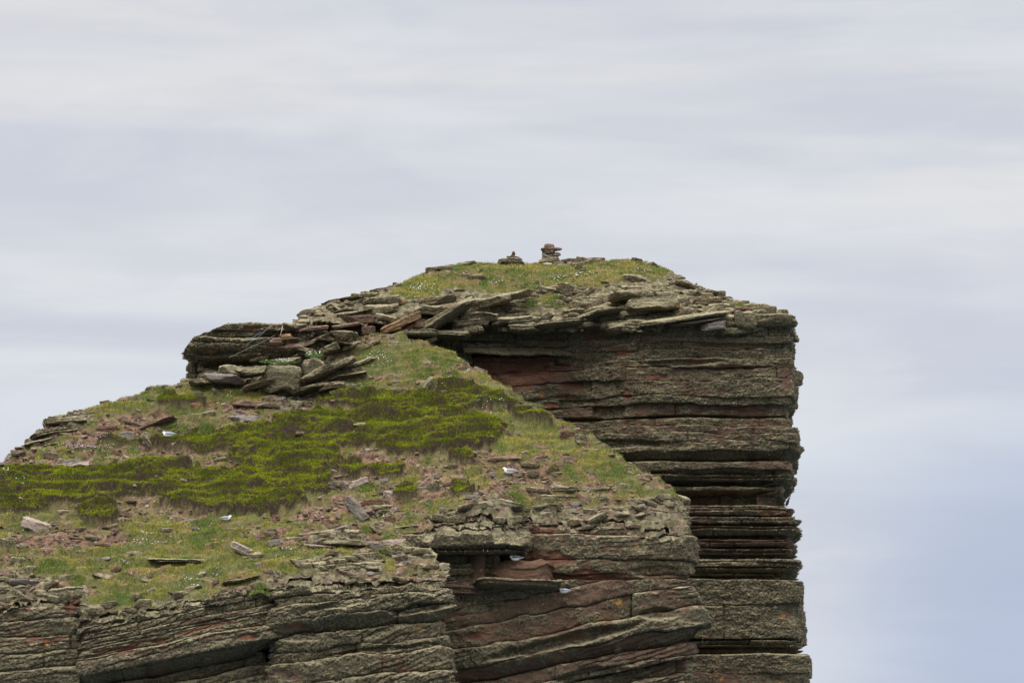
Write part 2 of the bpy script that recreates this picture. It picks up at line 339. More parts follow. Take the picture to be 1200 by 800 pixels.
# ---------------------------------------------------------------- cliff walls
def chaikin(P, n):
    P = np.asarray(P, float)
    for _ in range(n):
        Q = np.empty((2 * len(P) - 2, 2)); Q[0::2] = 0.78 * P[:-1] + 0.22 * P[1:]; Q[1::2] = 0.22 * P[:-1] + 0.78 * P[1:]
        P = np.vstack([P[:1], Q, P[-1:]])
    return P
LT = []
def wall(name, path, beds, Dref, hf=None, dip=0.0, xref=0.0, ds=0.022, red=(), bias=0.6, seed=1, lip=0.05, batter=0.0, joint=1.6, rough=1.0, smooth=2, undul=0.05, cap=0.8, down=True, dents=(), lam=0.0, lamdip=0.35, offs_amp=0.038, rnd=0.10):
    """path [(px,D)]; beds [(py_top, protrusion_m, sub_thickness_m, crack_m)] top to bottom, last entry (py_bottom,)
    Rows follow the bedding; every bed has its own thickness, overhang, joints and blocks."""
    rs = np.random.default_rng(seed)
    P = chaikin([(XP(p, d), d) for p, d in path], smooth)
    seg = np.hypot(*(P[1:] - P[:-1]).T); S = np.concatenate([[0], np.cumsum(seg)])
    s = np.arange(0, S[-1], ds); x = np.interp(s, S, P[:, 0]); y = np.interp(s, S, P[:, 1])
    k = 9; pad = lambda a: np.convolve(np.pad(a, k, mode='reflect', reflect_type='odd'), np.ones(2 * k + 1) / (2 * k + 1), 'valid')
    tx = np.gradient(pad(x)); ty = np.gradient(pad(y)); L = np.hypot(tx, ty) + 1e-9; nx, ny = ty / L, -tx / L
    # bed list with sub-beds
    B = []
    for a, b in zip(beds[:-1], beds[1:]):
        z0, z1 = ZP(a[0], Dref), ZP(b[0], Dref); n = max(1, int(round((z0 - z1) / a[2])))
        cuts = np.sort(rs.random(n - 1)) if n > 1 else np.array([])
        cuts = np.concatenate([[0], 0.5 * cuts + 0.5 * (np.arange(1, n) / n) if n > 1 else [], [1]])
        for j in range(n):
            B.append([z0 + (z1 - z0) * cuts[j], a[1] + (rs.normal() * 0.03 * (n > 1)), (a[3] if j == 0 else (0.035 if rs.random() < 0.6 else 0.012)), min(a[2], 9), (a[4] if len(a) > 4 else 0.0)])
    zb = [b[0] for b in B] + [ZP(beds[-1][0], Dref)]
    hmin = [zb[i] - zb[i + 1] for i in range(len(B))]
    bound = []
    for i in range(len(zb)):
        h = min(hmin[max(0, i - 1)], hmin[min(i, len(hmin) - 1)])
        amp = min(0.40 * h, undul)
        stp = np.round(2.2 * vn(np.floor(s * 1.1 / joint + 0.4 * vn(s * 3, 0, 0, 2)) * 3.3, i * 1.7, 0, seed)) * 0.3
        bound.append(zb[i] + amp * (1.5 * fbm(s * 0.9, 0, i * 3.7, 4, seed) + 0.5 * stp) + dip * (x - xref))
    rows = []
    for i, b in enumerate(B):
        h = hmin[i]
        e = [t for t in (0.0015, 0.009, 0.02, 0.036) if t < h * 0.4]
        m = max(1, int((h - 2 * (e[-1] if e else 0)) / ds)); mid = np.linspace(e[-1], h - e[-1], m + 2)[1:-1]
        tt = np.concatenate([e, mid, [h - q for q in reversed(e)]]) / h
        P_ = b[1] + 0.08 * fbm(s * 0.7, i * 5.1, 0, 3, seed + 2) * (1 + 2.0 * b[4]) + 0.03 * fbm(s * 3.1, i * 5.1, 0, 3, seed + 4)
        # blocks between joints
        jp = np.cumsum(rs.uniform(0.35, 1.7, int(S[-1] / joint / 0.5) + 4) * joint * (0.6 + min(1.4, h * 3))) - rs.random() * joint
        idx = np.searchsorted(jp, s); offs = np.clip(rs.normal(0, offs_amp, len(jp) + 1), -.10, .06); P_ = P_ + offs[idx] + rs.normal(0, 0.03, len(jp) + 1)[idx] * (s - np.concatenate([[0], jp])[idx] - 0.5)
        dj = np.abs(s[:, None] - jp[None]); jd = dj.min(1); open_ = (rs.random(len(jp)) < 0.75)[dj.argmin(1)]
        lean = (rs.normal(0, 0.4, len(jp)))[dj.argmin(1)]
        c_top = b[2] * np.clip(0.45 + 2.3 * fbm(s * 1.3, i * 2.3, 7, 4, seed + 6), 0.0, 1.5)
        c_bot = (B[i + 1][2] if i + 1 < len(B) else 0.05) * np.clip(0.45 + 2.3 * fbm(s * 1.3, (i + 1) * 2.3, 7, 4, seed + 6), 0.0, 1.5)
        R = min(rnd, h * 0.36); cw = 0.011 + 0.022 * np.clip(fbm(s * 0.8, i * 3.3, 2, 2, seed + 21) + 0.2, 0, 1)
        for t in tt:
            dt, db = t * h, (1 - t) * h
            rt = R * (1 - math.sqrt(max(0, 1 - (1 - min(dt / R, 1)) ** 2))); rb = 0.7 * R * (1 - math.sqrt(max(0, 1 - (1 - min(db / R, 1)) ** 2)))
            ct = c_top * np.exp(-(dt / cw) ** 2); cb = c_bot * np.exp(-(db / cw) ** 2)
            off = P_ - rt - rb - ct - cb - (0.07 + rnd * 0.3) * open_ * np.exp(-((jd + 0.02 * lean) / 0.024) ** 2)
            z = bound[i] * (1 - t) + bound[i + 1] * t
            off = off - b[4] * t * 1.0          # undercut beds taper in towards their foot
            rows.append((z, off, np.full_like(s, rt + rb), np.full_like(s, i)))
    Z = np.array([r[0] for r in rows]); O = np.array([r[1] for r in rows]); BI = np.array([r[3] for r in rows])
    # extra surface relief
    X0 = np.broadcast_to(x, Z.shape); Y0 = np.broadcast_to(y, Z.shape)
    n1 = fbm(X0 * 1.1, Y0 * 1.1, Z * 1.6, 3, seed + 8); n2 = fbm(X0 * 5, Y0 * 5, Z * 7, 3, seed + 9); n3 = vn(X0 * 26, Y0 * 26, Z * 30, seed + 10); n4 = vn(X0 * 55, Y0 * 55, Z * 60, seed + 12)
    PXv, PYv = proj(X0, Y0, Z)
    redm = np.zeros_like(Z)
    if len(red): redm = sstep(-0.15, 0.40, ell(PXv, PYv, red, seed + 40, 14, 0.9))
    bedb = np.array([0.16 * rs.normal() for _ in B])[BI.astype(int)]
    lich = np.clip(bias + bedb + 0.45 * n1 + 0.45 * n2, 0, 1) * (1 - 0.95 * redm)
    n5 = fbm(X0 * 12, Y0 * 12, Z * 15, 3, seed + 19)
    O = O + rough * (0.10 * n1 + 0.045 * n2 + (0.3 + 0.7 * lich) * (0.055 * np.abs(n5) - 0.05 * sstep(0.25, 0.6, n5) + 0.020 * n3 + 0.010 * n4))
    O = O - redm * 0.05
    for dn in dents:
        O = O - dn[4] * sstep(0.0, 0.45, ell(PXv, PYv, [dn[:4] + tuple(dn[5:6])], seed + 60, 8, 0.3))
    if lam:
        cc = (Z - lamdip * X0 + 0.25 * fbm(X0 * 0.8, Y0 * 0.8, Z * 0.8, 3, seed + 31)) / 0.13
        ln = np.floor(cc); fr = cc - ln
        O = O + lam * sstep(-0.15, 0.2, fbm(X0 * 0.5, Y0 * 0.5, Z * 0.9, 2, seed + 33)) * ((1 - fr) * 0.7 + 0.8 * vn(ln * 1.7, X0 * 0.7, 0, seed) - sstep(0.86, 1.0, fr) * 0.8)
    ztopref = Z[0:1]
    if batter: O = O - batter * np.maximum(0, Z - Z[-1:])
    # sheets under the frame: carry the wall down to the sea
    X = X0 + nx * O; Y = Y0 + ny * O
    if hf is not None:
        for it in range(1):
            lipn = lip * np.clip(0.35 + 2.6 * fbm(X0 * 1.6, Y0 * 1.6, 3, 3, seed + 51), -0.6, 2.2); ht = hf.at(X, Y) + lipn + 0.05 * n2
            e = np.maximum(0, Z - ht)
            inw = np.minimum(e * 1.6, cap)
            X = X - nx * inw; Y = Y - ny * inw
            g = hf.at(X, Y)
            Z = np.where(e > 0, np.minimum(Z, g + lipn * np.clip(1 - inw / (cap * 0.3), -1, 1) - 0.25 * inw + 0.03 * n2 * (inw < 0.3)), Z)
    if down:
        zl = Z[-1]; ex = np.array([0.4, 1.2, 2.5, 5, 10, 20, 40, 70]);
        for q in list(ex) + [None]:
            zn = zl - q if q else np.full_like(zl, -2.0)
            ad = (0.4 * fbm(x * 0.4, y * 0.4, zn * 0.3, 3, seed + 3) + 0.01 * (zl - zn)) * min(1, (q or 90) / 3)
            Z = np.vstack([Z, zn]); X = np.vstack([X, X[len(rows) - 1] + nx * ad]); Y = np.vstack([Y, Y[len(rows) - 1] + ny * ad])
    lf = np.zeros(Z.shape); lf[:lich.shape[0]] = lich; lf[lich.shape[0]:] = 0.3
    rf = np.zeros(Z.shape); rf[:redm.shape[0]] = redm
    st = np.zeros(Z.shape)
    st[:redm.shape[0]] = np.clip(fbm(X0 * 2.2, Y0 * 2.2, Z[:redm.shape[0]] * 1.2, 3, seed + 77) * 1.5 - 0.35, 0, 0.6)
    ppx, ppy = proj(X, Y, Z); nr_ = lich.shape[0]
    pz = vn(X * 3, Y * 3, Z * 3, 17) + 0.6 * vn(X * 9, Y * 9, Z * 9, 18)
    pr = np.clip((lf - 0.45) * 2.2 + pz * 1.3, 0, 1) * (rf < 0.25); pr[nr_:] = 0
    okk = (rs.random(X.shape) < 0.42 * pr) & (ppx > -10) & (ppx < 1210) & (ppy < 815)
    LT.append(np.stack([X[okk], Y[okk], Z[okk], np.broadcast_to(nx, X.shape)[okk], np.broadcast_to(ny, X.shape)[okk]], -1))
    co = np.stack([X, Y, Z], -1).reshape(-1, 3)
    fc = grid_faces(*X.shape)[:, ::-1]
    o = new_mesh(name, co, fc, M_CLIFF, True, {'mask': np.stack([lf, rf, st], -1).reshape(-1, 3)})
    tag(o, kind='structure')
    return o

# the tall rear stack -------------------------------------------------------
m = lambda px: px / 40.2            # pixels at the rear stack -> metres
RX = 937
def rp(e): return m(e - RX)
rear_beds = [(372, rp(929), .2, .05), (384, rp(929), .3, .06), (395, rp(931), .2, .03), (402, rp(928), .2, .03), (410, rp(930), .25, .04), (420, rp(933), .3, .03),
    (430, rp(934), .4, .16), (445, rp(935), .7, .03), (464, rp(929), .25, .03), (473, rp(922), .3, .03), (486, rp(910), .3, .22), (490, rp(925), .2, .03), (500, rp(935), .25, .04), (508, rp(937), .25, .02),
    (518, rp(937), .3, .02, .0), (529, rp(930), .25, .03, .35), (538, rp(912), .2, .12), (541, rp(931), .2, .05), (550, rp(926), .2, .04, .1), (556, rp(933), .1, .05, .2), (563, rp(912), .15, .1, .5),
    (569, rp(917), .1, .12, .0), (573, rp(919), .15, .03, .7), (579, rp(888), .25, .05, .0), (592, rp(926), .1, .1, 0), (595, rp(932), .1, .05, 0.1), (604, rp(918), .1, .15), (606, rp(934), .1, .05, .05), (613, rp(918), .1, .15), (616, rp(937), .15, .05, .25), (627, rp(908), .2, .12),
    (632, rp(931), .1, .1, 0.15), (640, rp(914), .1, .12), (643, rp(931), .1, .06, .2), (650, rp(914), .1, .12), (655, rp(935), .12, .05, 0.0), (664, rp(935), .1, .04, .4), (671, rp(918), .1, .15), (674, rp(910), .1, .12),
    (679, rp(940), .8, .14), (709, rp(941), .9, .05), (748, rp(918), .1, .12), (751, rp(936), .1, .05, .15), (758, rp(916), .1, .15), (766, rp(947), .7, .14), (830, rp(944), .8, .08), (870,)]
rear_red = [(590, 428, 80, 20, -6), (560, 408, 40, 9), (725, 411, 14, 6), (668, 452, 16, 5), (645, 476, 16, 6), (690, 392, 12, 5), (768, 442, 13, 5), (600, 445, 40, 12), (850, 405, 46, 3), (850, 430, 40, 2), (870, 478, 30, 3), (905, 598, 26, 3), (728, 463, 7, 7), (640, 415, 20, 8)]
wall('rock_stack', [(455, 115.6), (500, 114.2), (560, 113.7), (640, 114.0), (700, 113.6), (738, 112.8), (770, 112.5), (850, 112.3), (925, 112.3), (933, 112.5), (936, 114), (934, 118), (930, 121)],
     rear_beds, 112.5, dome, dip=-0.004, xref=XP(930, 112), red=rear_red, bias=0.66, seed=11, joint=1.7, smooth=2, undul=0.10, rough=1.2, cap=0.9, lam=0.016, lamdip=0.05, rnd=0.035, offs_amp=0.06, dents=[(585, 422, 95, 20, 0.45), (560, 405, 60, 9, 0.3), (655, 470, 50, 9, 0.12), (850, 560, 70, 10, .15), (800, 425, 60, 5, .15), (720, 520, 60, 6, .15)])
tier = [(332, .1, .13, .08), (345, .15, .14, .1), (358, .25, .15, .12), (370, .25, .16, .14), (380, .15, .14, .14), (392, .0, .2, .1), (410,)]
wall('rock_stack', [(545, 113.2), (600, 113.5), (660, 113.8), (690, 113.9), (716, 113.2), (760, 112.8), (850, 112.6), (905, 112.7), (926, 113.0), (927, 114.5)], tier, 112.9, dome, bias=0.86, seed=29, joint=0.8, undul=0.13, rough=1.5, batter=1.45, cap=0.6, lip=0.02, dip=0.015, xref=XP(800, 112), down=False)
# left shoulder of the rear stack (stacked thin slabs)
sh_beds = [(340, -0.05, .18, .06), (352, .0, .2, .08), (362, .05, .22, .1), (372, .12, .2, .1), (382, -.05, .2, .2, .2), (392, .0, .25, .1), (410, .0, .4, .1), (480,)]
wall('rock_stack', [(600, 122), (420, 119.5), (356, 115.5), (349, 113.4), (372, 112.8), (430, 112.7), (470, 113.0), (520, 113.2), (560, 113.6)], sh_beds, 113, dome, bias=0.8, seed=23, joint=1.0, undul=0.09, rough=1.3, batter=0.25, cap=0.8, red=[(455, 385, 20, 8)])

# left outcrop ---------------------------------------------------------------
out_beds = [(376, -.25, .12, .06), (384, -.35, .25, .14, .0), (394, .25, .25, .08, .1), (402, .18, .2, .03, .25), (412, -.05, .2, .10, .3), (420, -.35, .25, .06), (432, -.30, .25, .06), (442, -.05, .3, .10), (462, -.05, .4, .1), (520,)]
class Flat:
    def __init__(s, f): s.f = f
    def at(s, x, y): return s.f(x, y)
def out_top(x, y):
    px = 600 + x / y * F
    pyt = np.interp(px, [200, 212, 226, 262, 270, 292, 345, 352, 380, 430], [440, 420, 401, 386, 380, 376, 377, 384, 392, 405])
    return ZP(0, 110.5) + (0 - pyt) * 110.5 / F + 0.25 * (np.asarray(y) - 110.6) * 0 + 0
OT = Flat(out_top)
wall('rock_outcrop', [(330, 114.6), (232, 114), (206, 112.5), (203, 111), (208, 110.6), (238, 110.5), (290, 110.8), (340, 111.1), (400, 111.6), (440, 112.4)], out_beds, 110.6, OT, dip=0.02, xref=XP(280, 110), bias=0.82, seed=31, batter=0.06, joint=1.1, undul=0.14, rough=1.6, cap=2.5, lip=0.0, offs_amp=0.08, dents=[(285, 427, 60, 10, .55), (250, 412, 40, 4, .2), (225, 432, 6, 14, .2), (300, 393, 40, 4, .25)],
     red=[(330, 402, 18, 4), (300, 380, 12, 3)])

def heap_top(x, y):
    px = 600 + x / y * F
    return ZP(0, 110.4) - np.interp(px, [285, 300, 322, 345, 380, 410, 440, 470], [452, 436, 406, 392, 391, 393, 402, 420]) * 110.4 / F
heap = [(380, .2, .2, .12), (396, .0, .2, .14), (408, .15, .22, .14), (420, -.05, .2, .16), (432, .1, .25, .14), (445, .0, .22, .14), (458, .1, .2, .12), (475, 0, .3, .1), (520,)]
wall('rock_outcrop', [(280, 110.8), (300, 109.95), (345, 109.4), (385, 109.5), (415, 110.05), (440, 111.0), (455, 111.8)], heap, 110.4, Flat(heap_top), dip=0.16, xref=XP(360, 110), bias=0.85, seed=37, joint=0.8, undul=0.14, rough=2.2, batter=0.55, cap=2.0, lip=0.0, offs_amp=0.10, down=False)
# front walls ---------------------------------------------------------------
w1 = [(650, .0, .3, .05), (700, .02, .22, .04), (712, .06, .25, .05), (726, .10, .3, .05), (745, .14, .35, .04), (765, .18, .3, .04), (783, .22, .3, .05), (830, .2, .5, .08), (880,)]
wall('cliff', [(-160, 101.1), (-60, 100.9), (30, 100.9), (84, 101.0), (94, 101.2), (97, 101.6)], w1, 101, hill, dip=0.05, xref=XP(40, 101), bias=0.95, seed=41, joint=2.0, undul=0.08, lam=0.04, lamdip=0.15, rough=1.2, batter=0.0, red=[(50, 748, 26, 3), (85, 708, 9, 8)])
w2 = [(660, .0, .3, .05), (690, .0, .16, .06), (700, .06, .15, .04), (708, -.03, .15, .05), (716, .02, .12, .04), (724, -.05, .12, .08), (732, .04, .14, .05), (742, .06, .2, .05), (755, .10, .4, .04), (774, .10, .3, .04, .9), (790, -.5, .3, .1), (803, -.25, .3, .12), (830, -.2, .3, .1), (880,)]
wall('cliff', [(97, 101.6), (96, 101.2), (98, 100.8), (106, 100.35), (180, 100.3), (250, 100.35), (322, 100.7), (330, 101.5)], w2, 100.4, hill, dip=0.20, xref=XP(190, 100.4), bias=0.90, seed=52, joint=2.6, undul=0.08, lam=0.05, lamdip=0.30, rough=1.2, red=[(150, 757, 50, 3, 11), (240, 735, 45, 3, 11), (290, 745, 14, 4)])
w3 = [(640, .0, .3, .05), (662, .05, .25, .07), (676, -.04, .2, .08), (688, -.16, .15, .12), (696, .04, .5, .06), (716, .16, .5, .05, .5), (734, -.12, .5, .05), (752, -.10, .4, .06), (765, .14, .6, .12), (790, .18, .5, .05), (840, .05, .5, .05), (880,)]
wall('cliff', [(321, 101.3), (318, 101.0), (317, 100.6), (330, 100.2), (400, 100.0), (470, 100.0), (518, 100.15), (529, 100.45), (527, 100.9), (505, 101.8), (480, 102.6), (462, 103.2)], w3, 100.1, hill, dip=0.10, xref=XP(450, 100.1), bias=0.92, seed=63, joint=2.6, undul=0.13, rough=1.35, lam=0.055, lamdip=0.42, offs_amp=0.07, smooth=3, dents=[(495, 712, 42, 7, .30, 8), (400, 708, 60, 5, .15, 12), (350, 745, 30, 6, .15), (450, 760, 80, 4, .15, 6)], red=[(350, 735, 30, 4), (300, 790, 30, 4)])
wall('cliff', [(60, 102.4), (200, 102.1), (345, 102.3)], [(722, 0, .3, .1), (760, .05, .3, .1), (790, 0, .3, .1), (880,)], 102, None, bias=0.4, seed=58, joint=1.5)
w4 = [(570, .0, .3, .05), (590, -.05, .14, .08), (600, .05, .12, .10), (609, -.10, .15, .12), (616, .08, .4, .06), (640, .03, .12, .04, .3), (648, -.75, .2, .12), (660, -.65, .15, .06), (672, -.7, .2, .06), (690, -.7, .3, .1), (740,)]
wall('cliff', [(440, 103.4), (470, 102.9), (520, 102.5), (560, 102.4), (602, 102.5), (612, 102.9), (614, 104.2)], w4, 102.5, hill, bias=0.88, seed=74, joint=1.2, undul=0.07, rough=1.0, down=False)
w5 = [(580, .0, .2, .05), (596, .03, .12, .06), (604, -.02, .12, .05), (611, .02, .25, .04), (625, .05, .5, .03), (655, .03, .6, .03), (672, .02, .3, .03, .3), (684, -.6, .15, .12), (700, -.5, .3, .1), (760,)]
wall('cliff', [(590, 103.9), (620, 103.6), (700, 103.5), (765, 103.5), (796, 103.7), (808, 104.2), (808, 105.2), (780, 108), (700, 111.5)], w5, 103.6, hill, bias=0.60, seed=85, joint=3.4, undul=0.07, smooth=3, lam=0.03, lamdip=0.05, dents=[(650, 610, 60, 4, .10), (770, 670, 36, 8, .12)], red=[(632, 622, 22, 6), (640, 655, 34, 8), (690, 674, 30, 5)], rough=1.1, down=False)
w6 = [(640, .2, .3, .10), (690, .2, .5, .06), (712, .35, .5, .05), (738, .42, .7, .04), (762, .40, .4, .08, .5), (780, .12, .25, .06), (800, .05, .3, .08), (840, .0, .5, .08), (900,)]
def w6top(x, y):
    px = 600 + x / y * F
    pyt = np.interp(px, [500, 560, 700, 805, 816, 830], [694, 688, 690, 690, 700, 730])
    return ZP(0, 103.2) - pyt * 103.2 / F
wall('cliff', [(480, 103.6), (520, 103.3), (600, 103.2), (700, 103.1), (782, 103.1), (800, 103.3), (806, 103.8), (806, 105.5), (790, 108)], w6, 103.2, Flat(w6top), dip=0.20, xref=XP(660, 103), bias=0.50, seed=96, joint=3.4, undul=0.10, lam=0.07, lamdip=0.33, rough=1.15, smooth=3, dents=[(660, 752, 110, 9, .30, 13), (560, 715, 30, 6, .12, 10), (770, 720, 22, 9, .2), (690, 790, 50, 8, .2, 10)], cap=1.5, lip=0.0, red=[(560, 790, 40, 5), (560, 745, 20, 5)])

# ---------------------------------------------------------------- fronds of grey lichen on the rock faces
def lichen_fronds():
    A = np.vstack(LT); rs = np.random.default_rng(99); n = len(A); P = A[:, :3]
    d = np.stack([A[:, 3], A[:, 4], np.full(n, 0.15)], -1) + rs.normal(0, 0.55, (n, 3)); d /= np.linalg.norm(d, axis=1)[:, None]
    sd = np.cross(d, rs.normal(0, 1, (n, 3))); sd /= np.linalg.norm(sd, axis=1)[:, None] + 1e-9
    w = 0.008 * rs.uniform(.6, 1.5, n)[:, None]; l_ = 0.028 * rs.uniform(.5, 1.4, n)[:, None]
    co = np.stack([P - sd * w - d * .004, P + sd * w - d * .004, P + d * l_ + sd * w * .8, P + d * l_ * .8 - sd * w], 1).reshape(-1, 3)
    q = np.clip(0.5 + vn(P[:, 0] * 4, P[:, 1] * 4, P[:, 2] * 5, 3) * .6 + rs.normal(0, .18, n), 0, 1)[:, None]
    c = np.array((0.10, 0.082, 0.055)) * (1 - q) + np.array((0.28, 0.25, 0.175)) * q
    o = new_mesh('lichen', co, np.arange(n)[:, None] * 4 + np.array([[0, 1, 2, 3]]), M_VEG, False, {'tint': np.repeat(c, 4, 0)})
    tag(o, kind='stuff'); print('fronds', n)
lichen_fronds()
# ---------------------------------------------------------------- loose rocks
def rock_mesh(name, w, d, h, seed, mat, strata=0.06, k=7.0, res=None, parent=None, cuts=4, lump=0.07):
    rs = np.random.default_rng(seed)
    n = int(np.clip((res or max(w, h) / 0.035), 8, 34)); g = np.linspace(-1, 1, n)
    V = []; Fc = []; c = 0
    for ax in range(3):
        for sg in (-1, 1):
            A, B = np.meshgrid(g, g); P = np.zeros((n * n, 3)); P[:, ax] = sg; P[:, (ax + 1) % 3] = A.ravel() ; P[:, (ax + 2) % 3] = B.ravel()
            f = grid_faces(n, n); Fc.append((f if sg > 0 else f[:, ::-1]) + c); c += n * n; V.append(P)
    P = np.vstack(V); P = np.sign(P) * np.abs(P) ** 0.8
    P /= ((np.abs(P) ** k).sum(1) ** (1 / k))[:, None]
    for _ in range(cuts):
        a = rs.uniform(0, 2 * math.pi); nrm = np.array([math.cos(a), math.sin(a), rs.normal(0, 0.25)]); nrm /= np.linalg.norm(nrm); dd = rs.uniform(0.74, 1.05)
        e = P @ nrm - dd; P = P - np.outer(np.maximum(e, 0), nrm)
    if rs.random() < 0.7:
        nrm = np.array([rs.normal(0, .3), rs.normal(0, .3), 1]); nrm /= np.linalg.norm(nrm); e = P @ nrm - rs.uniform(0.6, 0.9); P = P - np.outer(np.maximum(e, 0), nrm)
    L = 1 + strata * np.round(2.5 * vn(0, 0, P[:, 2] * (1.5 + 6 * h) + seed, 5)) / 1.5 * 0.7
    P[:, :2] *= L[:, None]
    P = P * np.array([w, d, h]) / 2
    mn = min(w, d, h); R = P + seed * 3.1
    dx = np.stack([fbm(R[:, 0] / (w * .5), R[:, 1] / (w * .5), R[:, 2] / (mn * .9), 3, 1), fbm(R[:, 0] / (w * .5), R[:, 1] / (w * .5), R[:, 2] / (mn * .9), 3, 2), fbm(R[:, 0] / (w * .4), R[:, 1] / (w * .4), R[:, 2] / mn, 3, 3)], -1)
    P = P + dx * np.array([lump * w * 0.5, lump * w * 0.5, lump * mn * 2.0])
    mi = np.stack([vn(R[:, 0] * 26, R[:, 1] * 26, R[:, 2] * 26, q) for q in (4, 5, 6)], -1); P = P + mi * min(0.016, mn * 0.10)
    return new_mesh(name, P, np.vstack(Fc), mat, True, parent=parent)
_rk = [100]
def rock(hf, px, py, w, h, ang, kind, label=None, name='rock_slab', D=None, dep=0.7, group=None, k=7.0, cat='rock', yaw=None, pitch=None, cuts=4, lump=0.07):
    _rk[0] += 1; sd = _rk[0]; rs = np.random.default_rng(sd)
    if kind == 'lichen' and k == 7.0: k = 4.6; cuts = 4; lump = max(lump, 0.11)
    if D is None:
        D = hf.hit(px, py + h * 0.42)[1] + 0.10
    sc = D / F; ww, hh = w * sc, h * sc * (1.15 if hf is dome else 0.95 if 109.3 < D < 111.5 and px > 225 else 1.0)
    a = math.radians(ang); 
    if abs(ang) > 3:       # the given size is the image box of the tilted slab: recover its own length and thickness
        ca, sa = abs(math.cos(a)), abs(math.sin(a)); t = max(0.35 * hh, (hh - ww * sa * 0.9) * 1.0) if hh > ww * sa else 0.45 * hh; ww = min(ww * 1.02 / ca, math.hypot(ww, hh)); hh = max(t, 0.05)
    o = rock_mesh(name, ww * 1.06, max(ww * dep, 0.12), hh * 1.25, sd, M_ROCK[kind], k=k, cuts=cuts, lump=lump)
    x, y, z = W(px, py, D)
    o.location = (x, y + (0.38 if 109.3 < D < 111.5 and px > 300 else 0.25) * ww * dep, z)
    o.rotation_euler = (rs.normal(0, 0.08) if pitch is None else pitch, -a, rs.normal(0, 0.12) if yaw is None else yaw)
    tag(o, label, cat, group, 'thing')
    return o

